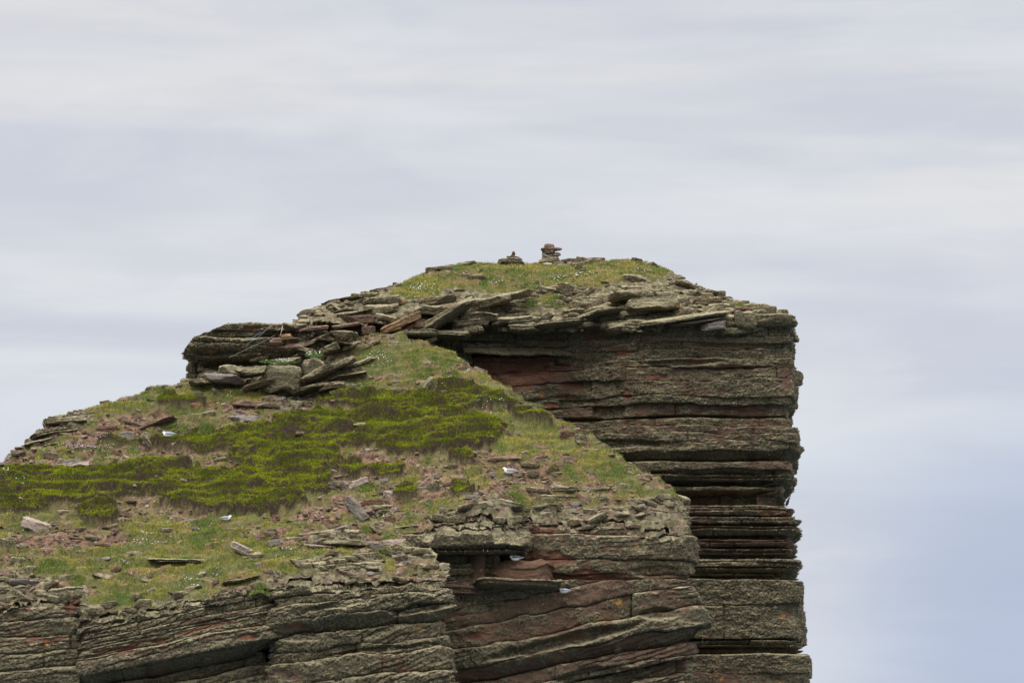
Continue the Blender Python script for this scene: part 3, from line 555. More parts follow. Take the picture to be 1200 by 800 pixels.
# (px, py, w, h, tilt, kind, label[, D])   pixels of the photograph; the rock gets its real size from its distance
def many(hf, lst, **kw):
    for r in lst:
        rock(hf, *r[:6], label=r[6], D=(r[7] if len(r) > 7 else None), **kw)
many(hill, [
 (180, 498, 50, 9, 22, 'pink', 'long sloping pink slab roofing the left gull hollow'),
 (200, 492, 26, 7, 18, 'lichen', 'greenish slab wedged against the right end of the sloping pink slab'),
 (177, 520, 24, 20, -52, 'lichen', 'narrow slab leaning steeply below the left gull'),
 (213, 521, 22, 12, 10, 'pale', 'pale pink block in the rubble below the left gull'),
 (229, 488, 20, 9, 4, 'lichen', 'rounded lichened block at the head of the rubble hollow, the left of two'),
 (246, 485, 14, 9, 12, 'lichen', 'small rounded lichened block, the right of two above the rubble hollow'),
 (285, 491, 32, 12, -6, 'grey', 'grey flat boulder sunk in turf left of the heather'),
 (232, 474, 34, 12, 8, 'orange', 'orange-brown slab bank below the outcrop turf'),
 (300, 473, 52, 10, -4, 'pink', 'wide flat pink slab below the outcrop, right of the turf'),
 (82, 492, 60, 11, 4, 'lichen', 'overhanging lichened slab jutting over the left skyline'),
 (98, 488, 34, 8, 2, 'lichen', 'slab lying on the back of the overhanging left skyline slab'),
 (66, 507, 58, 9, 12, 'lichen', 'dark-shadowed ledge slab under the overhanging one at left'),
 (46, 516, 44, 8, 14, 'lichen', 'lowest thin slab stepping down the left skyline'),
 (62, 516, 20, 10, 6, 'lichen', 'stubby block between the stepped slabs on the left skyline'),
 (122, 471, 12, 5, 8, 'lichen', 'small dark stone perched on the left skyline'),
 (182, 455, 24, 4, 0, 'lichen', 'thin flat stone on the skyline turf nearest the outcrop'),
 (85, 544, 36, 8, 6, 'pale', 'pale flat slab lying above the left heather mat', None),
 (82, 541, 22, 7, 4, 'grey', 'grey flat stone lying on the pale slab above the left heather'),
 (125, 502, 34, 12, 8, 'red', 'reddish slab in the bare bank below the left skyline'),
 (160, 497, 30, 9, -14, 'pink', 'pink slab in the eroded bank left of the gull hollow'),
 (148, 512, 20, 10, 5, 'grey', 'grey block in the eroded bank left of the leaning slab'),
 (42, 616, 30, 22, -18, 'pale', 'pale angular boulder beside the dark heather bush at left'),
 (8, 640, 22, 16, 0, 'lichen', 'lichened boulder at the left edge, above the others'),
 (22, 657, 18, 10, -10, 'lichen', 'small round lichened stone at left, below the lichened boulder'),
 (9, 672, 20, 12, 4, 'pink', 'smooth pink stone in the left edge heap'),
 (30, 682, 34, 12, -8, 'grey', 'grey slab in the left edge heap, right of the pink stone'),
 (36, 670, 14, 11, 0, 'lichen', 'knobbly lichened stone at the right of the left edge heap'),
 (6, 692, 30, 9, 2, 'lichen', 'flat lichened slab at the foot of the left edge heap'),
 (78, 698, 38, 20, 6, 'lichen', 'squared lichened block on the rim above the cleft at left'),
 (130, 638, 34, 7, -6, 'pink', 'pink flat slab at the right end of the broken red scree'),
 (92, 631, 22, 6, -14, 'red', 'longest red flake in the broken scree below the bush'),
 (216, 656, 82, 5, -1, 'lichen', 'long thin lichened ledge lying across the lower grass'),
 (248, 639, 24, 6, 4, 'pink', 'pink wedge stone in grass below the right-facing gull'),
 (290, 645, 34, 20, -24, 'pale', 'large pale slab tilted into the grass, the biggest on the front slope'),
 (302, 651, 24, 14, 10, 'lichen', 'lichened corner block against the large pale tilted slab'),
 (311, 662, 20, 6, 2, 'grey', 'flat cap stone over a dark gap beside the front cleft'),
 (283, 681, 50, 9, 10, 'lichen', 'dark edged lichened slab on the rim of the tilted front block'),
 (233, 674, 16, 8, 0, 'lichen', 'grey lichen cushion stone in the lower grass, right one'),
 (172, 680, 14, 8, -8, 'lichen', 'grey lichened stone in the lower grass, left one'),
 (178, 694, 14, 8, 0, 'lichen', 'small lichened stone low in the grass near the rim'),
 (204, 697, 14, 7, 6, 'lichen', 'little round stone against the rim of the tilted front block'),
 (136, 668, 10, 9, 30, 'dark', 'dark peat-stained stone in the lower left grass'),
 (299, 628, 11, 7, 8, 'pink', 'first small stepping stone in the front grass, below the heather edge'),
 (309, 632, 17, 8, -4, 'pink', 'second, wider stepping stone in the front grass'),
 (325, 636, 20, 9, 4, 'grey', 'third stepping stone, grey and nearest the campion'),
 (318, 623, 12, 8, 10, 'lichen', 'grey stone above the stepping stones in the front grass'),
 (354, 630, 12, 8, -20, 'pale', 'small pale angular stone right of the stepping stones'),
 (372, 640, 44, 8, -6, 'pale', 'low pale slab half buried beside the front soil step'),
 (388, 622, 38, 10, 16, 'grey', 'grey tapered slab below the bare soil bank'),
 (378, 617, 22, 6, 14, 'pink', 'thin pink flake lying on the grey tapered slab'),
 (418, 598, 24, 26, -48, 'grey', 'steep grey prop stone beside the dark hole in the mid slope'),
 (440, 596, 34, 9, 4, 'lichen', 'lichened lintel slab right of the dark hole'),
 (438, 590, 24, 12, -6, 'red', 'red block behind the lichened lintel slab'),
 (459, 580, 20, 9, -4, 'pale', 'pale pink boulder in the middle of the rubble slope'),
 (420, 566, 20, 14, 24, 'pale', 'pale upright flake above the mid slope rubble'),
 (402, 569, 36, 7, 0, 'grey', 'thin grey ledge in the mid slope rubble'),
 (396, 554, 16, 8, 4, 'pale', 'pale stone just below the heather, above the rubble'),
 (496, 567, 20, 14, 34, 'pink', 'pointed pink flake leaning on a lichened stone mid slope'),
 (508, 571, 14, 14, 0, 'lichen', 'lichened stone behind the pointed pink flake'),
 (444, 574, 12, 8, 0, 'lichen', 'lichened knob in a green tuft, mid slope'),
 (506, 606, 18, 8, -12, 'red', 'red stone above the lichened front overhang'),
 (535, 608, 24, 10, 4, 'lichen', 'lichened lump on the overhang, left of two'),
 (555, 609, 16, 10, 0, 'lichen', 'lichened lump on the overhang, right of two'),
 (475, 616, 40, 6, 6, 'lichen', 'thin lichened slab pointing up to the front overhang'),
 (415, 626, 26, 12, -6, 'lichen', 'pale lichened boulder heap stone, upper left of the front rim'),
 (403, 636, 54, 7, -3, 'lichen', 'long low lichened slab above the front grass tuft'),
 (440, 640, 22, 10, 0, 'grey', 'grey square stone right of the low lichened slab'),
 (462, 636, 24, 11, 8, 'pale', 'pale square stone above the front rim'),
 (478, 645, 24, 10, -4, 'lichen', 'lichened stone stepping down towards the front rim end'),
 (425, 655, 24, 14, -18, 'lichen', 'hollow-sided lichened boulder on the front rim'),
 (457, 675, 10, 11, 10, 'pink', 'small upright pink flake on the front rim'),
 (486, 655, 24, 8, -6, 'lichen', 'lichened stone on the front rim nearest its right end'),
 (590, 536, 38, 8, 6, 'pink', 'flat pink slab roofing the gull hollow in the right slope'),
 (577, 541, 16, 7, 0, 'pink', 'short slab supporting the left of the gull hollow roof'),
 (614, 534, 16, 9, 4, 'lichen', 'dark lichened stone right of the gull hollow roof'),
 (632, 538, 18, 11, 14, 'pink', 'rounded pink stone up the slope right of the gull hollow'),
 (666, 541, 18, 11, 0, 'pink', 'pink stone at the edge of the right grass, below the jutting stone'),
 (672, 511, 28, 10, -2, 'red', 'red stone jutting out on the ridge grass with a shadow beneath'),
 (681, 515, 14, 11, 0, 'lichen', 'grey stone touching the jutting red stone on the ridge'),
 (579, 556, 16, 7, -50, 'red', 'thin red flake leaning left of the nesting gull'),
 (594, 561, 13, 6, -8, 'grey', 'smooth grey stone under the nesting gull'),
 (620, 549, 20, 6, -16, 'pink', 'pink flake right of the nesting gull'),
 (610, 574, 15, 7, 4, 'pink', 'pink stone above the right lichened ledges'),
 (570, 578, 18, 8, -20, 'pink', 'pink tilted stone left of the lichened corner block'),
 (588, 581, 16, 10, -38, 'red', 'red flake leaning against the lichened corner block'),
 (598, 592, 26, 14, -14, 'lichen', 'rounded lichened corner block on the front overhang'),
 (622, 577, 30, 10, 0, 'mixed', 'thick lichened stone over a dark gap, right of the corner block'),
 (656, 572, 46, 9, 2, 'lichen', 'long dark-sided lichened ledge stone on the right slope'),
 (655, 585, 44, 8, -3, 'mixed', 'lower ledge stone beneath the long dark-sided one'),
 (685, 586, 16, 16, -46, 'pink', 'pink block leaning on the right ledges'),
 (704, 575, 28, 7, 3, 'mixed', 'flat lichened ledge stone right of the leaning pink block'),
 (726, 572, 18, 8, 0, 'lichen', 'small ledge stone next to the right grass bank'),
 (700, 585, 24, 7, 0, 'lichen', 'low lichened stone beneath the flat right ledge stone'),
 (763, 588, 36, 6, 0, 'mixed', 'flat stone near the right end of the ridge edge'),
 (782, 582, 20, 5, -8, 'mixed', 'little flat stone on the very end of the right ridge'),
 (755, 563, 16, 8, -10, 'lichen', 'green mossed stone on the right ridge line'),
 (742, 545, 12, 6, -30, 'lichen', 'pale edge stone high on the right ridge line'),
 (640, 596, 40, 10, 4, 'lichen', 'broad lichened lump above the square front block'),
 (500, 452, 16, 17, 60, 'lichen', 'upright lichened stone in the ridge crest turf'),
 (466, 459, 24, 7, 2, 'mixed', 'flat stone in the crest turf left of the upright stone'),
 (540, 438, 13, 5, 2, 'grey', 'blue-grey stone in the ridge crest turf'),
 (492, 426, 7, 4, 0, 'grey', 'tiny blue-grey stone high in the crest turf'),
 (563, 434, 14, 9, -20, 'pale', 'pale edge stone on the ridge skyline above the red hollow'),
 (500, 432, 30, 5, 10, 'pink', 'thin pink slab in the crest turf below the tiny grey stone'),
 (450, 442, 22, 8, 22, 'pink', 'pink slab sloping in the crest turf at left'),
 (503, 399, 16, 10, 20, 'lichen', 'upright lichened stone where the ridge crest meets the stack'),
])
many(hill, [
 (236, 447, 30, 9, 6, 'mixed', 'patchy boulder at the left foot of the outcrop', 109.9),
 (262, 443, 42, 11, -4, 'grey', 'long grey boulder at the foot of the outcrop', 109.8),
 (303, 451, 34, 14, 16, 'mixed', 'pale-topped boulder right of the long grey one', 109.7),
 (330, 444, 44, 28, -4, 'lichen', 'big dark lichened block in the middle of the boulder heap', 109.8),
 (320, 432, 34, 12, 6, 'lichen', 'lichened block lying above the big dark one', 110.0),
 (297, 434, 40, 14, 8, 'lichen', 'knobbly lichened boulder under the outcrop hollow', 110.0),
 (270, 434, 28, 12, 0, 'lichen', 'smaller knobbly boulder left under the outcrop hollow', 110.1),
 (335, 421, 36, 8, 8, 'lichen', 'flat slab right of the flowering outcrop ledge', 110.0),
 (303, 420, 20, 6, 14, 'mixed', 'patchy stone left of the flowering outcrop ledge', 110.0),
 (366, 428, 24, 26, 20, 'lichen', 'tall lichened boulder standing in the heap', 109.9),
 (372, 437, 40, 16, 24, 'lichen', 'rounded lichened boulder sloping up to the right', 109.7),
 (392, 428, 46, 14, 22, 'lichen', 'second sloping boulder, above the rounded one', 109.9),
 (362, 455, 40, 14, 14, 'lichen', 'low lichened boulder at the foot of the heap', 109.6),
 (388, 452, 30, 12, 10, 'mixed', 'boulder with a bare patch low on the right of the heap', 109.6),
 (402, 458, 30, 9, 8, 'lichen', 'lowest right lichened slab of the heap', 109.5),
 (355, 409, 28, 12, -14, 'lichen', 'slab leaning left in the upper heap', 110.5),
 (386, 408, 20, 13, 20, 'mixed', 'brown faced stone leaning right in the upper heap', 110.5),
 (390, 399, 44, 9, -10, 'lichen', 'long slab dipping right across the upper heap', 110.8),
 (402, 391, 28, 9, -4, 'lichen', 'smooth lichened slab, highest right of the heap', 111.1),
 (370, 397, 34, 8, 24, 'mixed', 'slab rising right at the top of the heap', 110.9),
 (410, 404, 20, 12, 24, 'lichen', 'pointed lichened stone by the crest turf', 110.9),
 (436, 402, 20, 12, 24, 'lichen', 'pair-forming lichened stone in the crest turf, left', 111.2),
 (345, 405, 20, 7, 10, 'pink', 'pink flat stone beside the orange one on the outcrop', 110.4),
 (335, 393, 12, 5, 8, 'orange', 'orange stone perched on the outcrop under the sling', 110.1),
 (322, 399, 14, 5, 2, 'pink', 'thin pink stone in the outcrop ledge', 110.0),
 (365, 384, 34, 7, 6, 'pink', 'pale pink slab on the outcrop top, left of two', 110.9),
 (405, 380, 30, 8, 10, 'pink', 'pink slab in front of the stack shoulder, right of two', 111.3),
 (345, 381, 26, 6, 0, 'mixed', 'thin slab on the outcrop top beside the sky gap', 110.9),
 (415, 424, 40, 8, 18, 'lichen', 'ledge boulder bordering the crest campion', 110.6),
 (352, 447, 14, 16, 30, 'dark', 'dark wedged stone in the deep cleft of the heap', 110.0),
 (405, 440, 44, 8, 12, 'lichen', 'lichened slab edging the crest turf from below', 110.0),

 (608, 671, 70, 24, 0, 'red', 'brown banded block in the cave, the dark-winged gull sitting on it', 102.95),
 (560, 668, 20, 32, 0, 'dark', 'narrow dark pillar block at the back of the cave', 103.0),
 (530, 690, 60, 9, -2, 'dark', 'dark slab at the left floor of the cave', 103.15),
 (605, 686, 90, 7, -2, 'mixed', 'long thin slab below the banded block of the cave', 102.7),
 (762, 684, 58, 5, 3, 'mixed', 'thin slab jammed under the right of the square front block', 103.15),
], dep=0.8, lump=0.12)
many(dome, [
 (524, 368, 66, 20, 34, 'lichen', 'long thick slab leaning steeply on the stack shoulder', 112.4),
 (511, 378, 24, 16, 36, 'lichen', 'broken foot of the leaning slab, standing on end', 112.3),
 (470, 378, 42, 18, 26, 'streaked', 'orange streaked slab leaning left of the long one', 112.2),
 (513, 352, 40, 10, 8, 'mixed', 'flat slab bridging behind the leaning slab', 112.8),
 (503, 363, 44, 8, -3, 'lichen', 'lichened slab under the bridging slab', 112.6),
 (480, 382, 20, 10, 20, 'red', 'red block between the leaning slabs, upper', 112.4),
 (497, 381, 26, 10, -6, 'red', 'wide red block wedged behind the leaning slabs', 112.5),
 (488, 391, 46, 6, 0, 'lichen', 'long thin slab below the leaning slabs', 112.1),
 (463, 386, 14, 5, 16, 'orange', 'small bright orange flake below the streaked slab', 112.1),
 (520, 391, 60, 5, 0, 'lichen', 'thin cap slab over the dark red recess', 112.5),
 (548, 386, 34, 7, 2, 'lichen', 'lower slab right of the leaning slab', 112.8),
 (552, 378, 40, 8, 4, 'lichen', 'middle slab right of the leaning slab', 112.9),
 (560, 370, 44, 8, 0, 'lichen', 'upper slab right of the leaning slab', 113.0),
 (575, 352, 44, 18, 14, 'lichen', 'large lumpy lichened boulder under the summit turf', 113.6),
 (608, 345, 34, 10, 10, 'lichen', 'lichened boulder right of the large lumpy one', 113.8),
 (640, 372, 16, 14, 40, 'lichen', 'upright knob of lichened rock mid edge', 113.0),
 (600, 374, 46, 9, 6, 'lichen', 'flat lichened slab below the bright green cushion', 113.0),
 (612, 384, 40, 7, 0, 'lichen', 'lichened slab just above the red hollow, left', 112.9),
 (655, 379, 52, 9, 6, 'lichen', 'wide lichened slab above the red hollow, right', 112.9),
 (662, 338, 17, 14, -18, 'lichen', 'dark upright stone in the gully below the tall cairn', 114.4),
 (703, 366, 50, 10, 10, 'lichen', 'bedded slab at the right side of the gully', 112.8),
 (740, 345, 50, 12, 6, 'lichen', 'broad lichened slab under the right of the turf', 113.6),
 (765, 357, 56, 14, 4, 'lichen', 'thick dark-fronted slab right of the gully', 113.1),
 (800, 372, 96, 10, 7, 'lichen', 'very long slab rising right over a dark slot', 112.2),
 (815, 377, 60, 8, 8, 'mixed', 'brown underslab beneath the very long slab', 112.1),
 (836, 381, 28, 7, 3, 'grey', 'lone grey slab in the slot by the yellow block', 112.0),
 (874, 373, 26, 17, -4, 'lichen', 'yellow-green rounded block on the right shoulder', 112.1),
 (868, 364, 16, 5, 0, 'red', 'small red stone above the yellow-green block', 112.7),
 (907, 376, 50, 10, 0, 'lichen', 'end slab overhanging the right edge of the stack', 112.2),
 (895, 364, 30, 9, 2, 'lichen', 'square slab stacked behind the end slab', 113.0),
 (884, 358, 28, 4, 3, 'lichen', 'thin dark slab on the right skyline', 113.6),
 (862, 356, 30, 4, -2, 'lichen', 'thin slab on the right skyline next to green turf', 114.0),
 (812, 338, 46, 8, -14, 'lichen', 'jutting skyline slab below the right end of the turf', 115.6),
 (826, 341, 30, 5, -4, 'lichen', 'pointed tip slab jutting into the sky', 115.5),
 (800, 330, 24, 7, -18, 'mixed', 'stone behind the jutting skyline slab', 116.4),
 (508, 318, 18, 8, 0, 'lichen', 'squared block on the left skyline of the summit', 116.7),
 (542, 311, 34, 9, 14, 'lichen', 'sloping slab on the skyline left of the cairns', 117.3),
 (530, 316, 24, 5, 8, 'mixed', 'low stone beneath the sloping skyline slab', 117.0),
 (571, 316, 20, 7, 12, 'dark', 'dark stone in the turf left of the small cairn', 117.0),
 (628, 310, 8, 4, 6, 'orange', 'small orange stone at the left foot of the tall cairn', None),
 (642, 310.5, 10, 4, 0, 'pale', 'small white stone at the foot of the tall cairn', None),
 (655, 309, 10, 4, 0, 'pink', 'pink stone at the right foot of the tall cairn', None),
 (672, 307, 24, 5, 0, 'dark', 'dark reddish slab on the skyline right of the tall cairn', 118.3),
 (699, 306, 20, 6, 0, 'red', 'second reddish slab further right on the skyline', 118.3),
 (740, 307, 24, 5, -2, 'lichen', 'lichened slab on the skyline right of the reddish ones', 118.2),
 (682, 314, 16, 5, 0, 'lichen', 'flat lichened stone in the turf below the reddish slabs', None),
 (745, 326, 30, 7, -2, 'mixed', 'half buried slab in the right of the summit turf', None),
], dep=0.7)
# left shoulder of the stack: the stepped slabs on the skyline
many(dome, [
 (372, 377, 42, 8, 12, 'lichen', 'lowest slab jutting from the stack shoulder towards the left', 113.2),
 (393, 369, 48, 7, 14, 'lichen', 'second slab from the bottom on the stack shoulder skyline', 113.6),
 (375, 360, 20, 7, 16, 'lichen', 'small dark block on the stack shoulder skyline', 114.2),
 (402, 352, 48, 8, 8, 'lichen', 'long skyline slab on the stack shoulder', 114.6),
 (428, 348, 36, 8, 6, 'lichen', 'skyline slab right of the long one on the shoulder', 115.0),
 (452, 340, 38, 8, 8, 'mixed', 'brown-edged skyline slab where the shoulder meets the turf', 115.6),
 (470, 338, 30, 7, 4, 'lichen', 'skyline slab touching the summit turf', 115.8),
 (418, 366, 44, 9, 8, 'lichen', 'mid height slab in the stack shoulder', 113.2),
 (452, 352, 50, 9, 2, 'lichen', 'thick slab high on the right of the stack shoulder', 113.8),
 (444, 362, 34, 9, 0, 'lichen', 'slab under the thick one on the stack shoulder', 113.2),
 (420, 376, 40, 8, 2, 'dark', 'dark slab over the deepest gap of the shoulder', 112.9),
 (432, 387, 16, 7, 0, 'dark', 'dark stone below the deepest gap of the shoulder', 112.3),
 (452, 372, 26, 10, -10, 'lichen', 'lumpy stone left of the orange streaked slab', 112.7),
], dep=0.8)
# nothing in the photograph tells these apart
def fill(hf, n, box, seed, label, group, wr=(16, 40), hr=(5, 9), Dj=0.0, tilt=(0, 6), kinds=('lichen', 'lichen', 'lichen', 'mixed')):
    rs = random.Random(seed)
    for i in range(n):
        px = rs.uniform(box[0], box[2]); t = (px - box[0]) / (box[2] - box[0]); py = rs.uniform(box[1], box[3]) + box[4] * t
        rock(hf, px, py, rs.uniform(*wr), rs.uniform(*hr), rs.gauss(*tilt), rs.choice(kinds), label=label, group=group, lump=0.10)
fill(dome, 14, (700, 334, 830, 352, 8), 24, 'lichen-crusted stone scattered on the broken slope right of the gully', 'stones right of the gully', wr=(14, 34), hr=(6, 11))
fill(dome, 8, (560, 338, 700, 356, 0), 25, 'lichen-crusted stone just below the summit turf edge', 'stones below the turf edge', wr=(12, 30), hr=(6, 11))
fill(dome, 26, (700, 350, 880, 384, 8), 4, 'lichen-crusted slab in the packed band under the right of the summit turf', 'slabs banded under the summit turf', wr=(22, 56), hr=(6, 11), tilt=(2, 4))
fill(dome, 20, (545, 350, 700, 386, 0), 5, 'lichen-crusted slab in the packed band left of the gully', 'slabs banded left of the gully', wr=(18, 40), hr=(6, 12), tilt=(3, 8))
fill(hill, 10, (66, 494, 125, 524, -10), 6, 'thin slab in the stepped ledges of the left skyline', 'ledge slabs at left', wr=(12, 34), hr=(3, 7), tilt=(10, 6), kinds=('lichen', 'mixed', 'lichen', 'pink'))
fill(hill, 12, (330, 655, 520, 676, -6), 7, 'lumpy lichened rim stone along the middle front block', 'rim stones of the middle front block', wr=(12, 30), hr=(6, 11), tilt=(0, 10))
fill(hill, 12, (600, 572, 800, 602, 0), 8, 'flat lichened stone in the broken edge above the square front block', 'edge stones above the square block', wr=(10, 30), hr=(4, 7), tilt=(0, 5), kinds=('lichen', 'mixed', 'pink', 'lichen'))
fill(hill, 10, (385, 575, 600, 615, -8), 9, 'small fallen stone in the mid slope rubble', 'fallen stones in the mid slope', wr=(6, 16), hr=(4, 7), tilt=(0, 15), kinds=('pink', 'red', 'lichen', 'grey'))
fill(hill, 8, (100, 490, 260, 530, 0), 10, 'small broken stone in the rubble round the left gull hollow', 'broken stones at the left hollow', wr=(6, 18), hr=(3, 7), tilt=(0, 18), kinds=('pink', 'red', 'dark', 'grey'))
fill(hill, 8, (80, 622, 135, 645, 0), 11, 'red flake in the broken scree below the heather bush', 'red flakes of the scree', wr=(5, 14), hr=(2, 5), tilt=(0, 20), kinds=('red', 'dark', 'pink'))
fill(hill, 6, (340, 395, 440, 455, 0), 12, 'lichened stone in the boulder heap between outcrop and crest', 'stones of the boulder heap', wr=(12, 26), hr=(6, 12), tilt=(8, 14))
# ---------------------------------------------------------------- vegetation and rubble as ground cover
def sample_hf(hf, dens, n, seed, xr=None):
    """n random surface points, density proportional to the mask, only in front-lit area that can be seen"""
    rs = np.random.default_rng(seed); cx = []; tot = 0
    while tot < n:
        m_ = n * 4; x = rs.uniform(hf.x[0], hf.x[-1] - 0.1, m_); y = rs.uniform(hf.y[0], hf.y[-1] - 0.1, m_)
        d = hf.at(x, y, dens); keep = (rs.random(m_) < d) & (y > hf.edge(x) + 0.12)
        z = hf.at(x, y); px, py = proj(x, y, z); keep &= (px > -60) & ((x < XP(927, 113)) if hf is dome else ((x < hill_right(y) - 0.02) & ~hill_cut(x, y)))
        cx.append(np.stack([x, y, z], -1)[keep]); tot += keep.sum()
    return np.vstack(cx)[:n], rs
def blades(name, P, rs, hgt, wid, tint, tip, mat, lean=0.5, parent=None, nb=1):
    n = len(P); a = rs.uniform(0, 2 * math.pi, n); h = hgt * rs.uniform(0.5, 1.2, n); w = wid * rs.uniform(0.6, 1.2, n)
    la = rs.uniform(0, 2 * math.pi, n); ll = lean * h * rs.random(n)
    dx = np.cos(a) * w; dy = np.sin(a) * w * 0.5
    b0 = P + np.stack([-dx, -dy, -0.01 + 0 * dx], -1); b1 = P + np.stack([dx, dy, -0.01 + 0 * dx], -1)
    m0 = P + np.stack([-dx * .7 + np.cos(la) * ll * .35, -dy * .7 + np.sin(la) * ll * .35, h * .55], -1); m1 = P + np.stack([dx * .7 + np.cos(la) * ll * .35, dy * .7 + np.sin(la) * ll * .35, h * .55], -1)
    t = P + np.stack([np.cos(la) * ll, np.sin(la) * ll, h], -1)
    co = np.stack([b0, b1, m1, m0, t], 1).reshape(-1, 3); i = np.arange(n)[:, None] * 5
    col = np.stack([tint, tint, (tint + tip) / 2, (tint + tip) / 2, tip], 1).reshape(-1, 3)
    return new_mesh(name, co, [i + np.array([[0, 1, 2, 3]]), i + np.array([[3, 2, 4]])], mat, False, {'tint': col}, parent)
def lerp3(f, a, b): f = np.clip(f, 0, 1)[:, None]; return np.array(a) * (1 - f) + np.array(b) * f
def grass_tint(P, rs, green=0.0):
    n1 = fbm(P[:, 0] * 1.3, P[:, 1] * 2.0, 0, 3, 90); n2 = fbm(P[:, 0] * 3.7, P[:, 1] * 5, 0, 3, 95)
    n0 = fbm(P[:, 0] * 0.6, P[:, 1] * 0.9, 3, 2, 88)
    c = lerp3(0.5 + 2.6 * n1, (0.16, 0.20, 0.045), (0.32, 0.30, 0.065))
    c = c + (np.array((0.42, 0.31, 0.14)) - c) * np.clip(0.0 + 2.6 * n2 + 0.9 * n0, 0, 0.9)[:, None]
    g = np.clip(2.2 * fbm(P[:, 0] * 2.1 + 9, P[:, 1] * 3, 5, 3, 99) - 0.32 + green, 0, 0.9)[:, None]
    c = c * (1 - g) + np.array((0.09, 0.19, 0.035)) * g
    return c * rs.uniform(0.7, 1.25, len(P))[:, None]
def grass(hf, n, seed, dens, name='grass'):
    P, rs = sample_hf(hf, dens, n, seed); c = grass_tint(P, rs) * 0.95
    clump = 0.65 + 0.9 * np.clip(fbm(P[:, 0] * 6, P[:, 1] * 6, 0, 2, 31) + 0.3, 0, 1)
    o = blades(name, P, rs, 0.075 * clump, 0.009, c * 0.36, c * 1.2, M_VEG, 0.9); return tag(o, kind='stuff')  # blade feet tinted dark: dead bases, plus shade of the gaps painted in
patchy = np.clip(0.5 + 2.4 * fbm(hill.X * 2.2, hill.Y * 3.0, 0, 3, 123), 0.05, 1)
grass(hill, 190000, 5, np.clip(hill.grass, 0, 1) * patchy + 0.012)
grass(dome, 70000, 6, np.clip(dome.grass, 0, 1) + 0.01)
# heather mats: short upright sprigs, woody and brown where the mat breaks off
def heather(n, seed):
    P, rs = sample_hf(hill, np.clip(H * (0.5 + 0.5 * np.clip(Hd * 2, 0, 1)), 0, 1), n, seed)
    gy = np.gradient(hill.Z, hill.d, axis=0); base = np.gradient(ground_only, hill.d, axis=0)
    steep = hill.at(P[:, 0], P[:, 1], gy - base); hd = hill.at(P[:, 0], P[:, 1], Hd); hh_ = hill.at(P[:, 0], P[:, 1], H)
    n1 = fbm(P[:, 0] * 1.5, P[:, 1] * 3, 0, 3, 201); n2 = fbm(P[:, 0] * 5, P[:, 1] * 7, 0, 3, 203)
    c = lerp3(0.5 + 1.8 * n1, (0.080, 0.104, 0.004), (0.215, 0.255, 0.006))
    c = c + (np.array((0.15, 0.095, 0.03)) - c) * np.clip(-0.5 + 2.4 * n2, 0, 0.7)[:, None]
    wood = np.clip((steep - 0.5) * 2.4, 0, 1) + np.clip((0.2 - hd) * 4, 0, 1) + np.clip(1.8 * fbm(P[:, 0] * 1.6, P[:, 1] * 3, 3, 3, 207) - 0.62, 0, 1)
    wd = (rs.random(len(P)) < np.clip(wood, 0, 0.93))
    c[wd] = lerp3(rs.random(wd.sum()), (0.045, 0.026, 0.016), (0.14, 0.095, 0.075))
    c *= rs.uniform(0.75, 1.25, len(c))[:, None]
    P2 = P + rs.normal(0, 0.012, P.shape)
    P = np.vstack([P, P2]); c = np.vstack([c, c])
    tag(blades('heather', P, rs, 0.034 - 0.008 * np.concatenate([wd, wd]), 0.009, c * 0.55, c * 1.12, M_HEA, 1.6), kind='stuff')  # sprig feet darker: woody base plus self-shadow put into the tint
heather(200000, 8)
def rubble(hf, n, seed, dens, smin=0.015, smax=0.075):
    P, rs = sample_hf(hf, dens, n, seed); n = len(P)
    base = np.array([(x, y, z) for x in (-1, 1) for y in (-1, 1) for z in (-1, 1)], float)
    sz = smin + (smax - smin) * rs.random(n) ** 3.0
    S = sz[:, None] * np.stack([rs.uniform(.8, 1.9, n), rs.uniform(.7, 1.3, n), rs.uniform(.2, .7, n)], -1)
    V = base[None] * (1 - 0.45 * rs.random((n, 8, 3))) * S[:, None]
    a = rs.uniform(0, math.pi, n); b = rs.normal(0, 0.35, n); ca, sa, cb, sb = np.cos(a)[:, None], np.sin(a)[:, None], np.cos(b)[:, None], np.sin(b)[:, None]
    x, y, z = V[..., 0], V[..., 1], V[..., 2]; x, z = x * cb - z * sb, x * sb + z * cb; x, y = x * ca - y * sa, x * sa + y * ca
    co = np.stack([x, y, z], -1) + P[:, None] + np.array([0, 0, 0.2]) * S[:, None, 2:3]
    f = np.array([[0, 1, 3, 2], [4, 6, 7, 5], [0, 4, 5, 1], [2, 3, 7, 6], [0, 2, 6, 4], [1, 5, 7, 3]])
    pal = np.array([(0.27, 0.18, 0.135), (0.19, 0.12, 0.09), (0.38, 0.28, 0.22), (0.24, 0.205, 0.15), (0.16, 0.145, 0.09), (0.32, 0.25, 0.20)])
    c = pal[rs.integers(0, 6, n)] * rs.uniform(0.5, 1.05, n)[:, None]
    o = new_mesh('rubble', co.reshape(-1, 3), (np.arange(n)[:, None, None] * 8 + f[None]).reshape(-1, 4), M_RUB, False, {'tint': np.repeat(c, 8, 0)}); tag(o, kind='stuff')
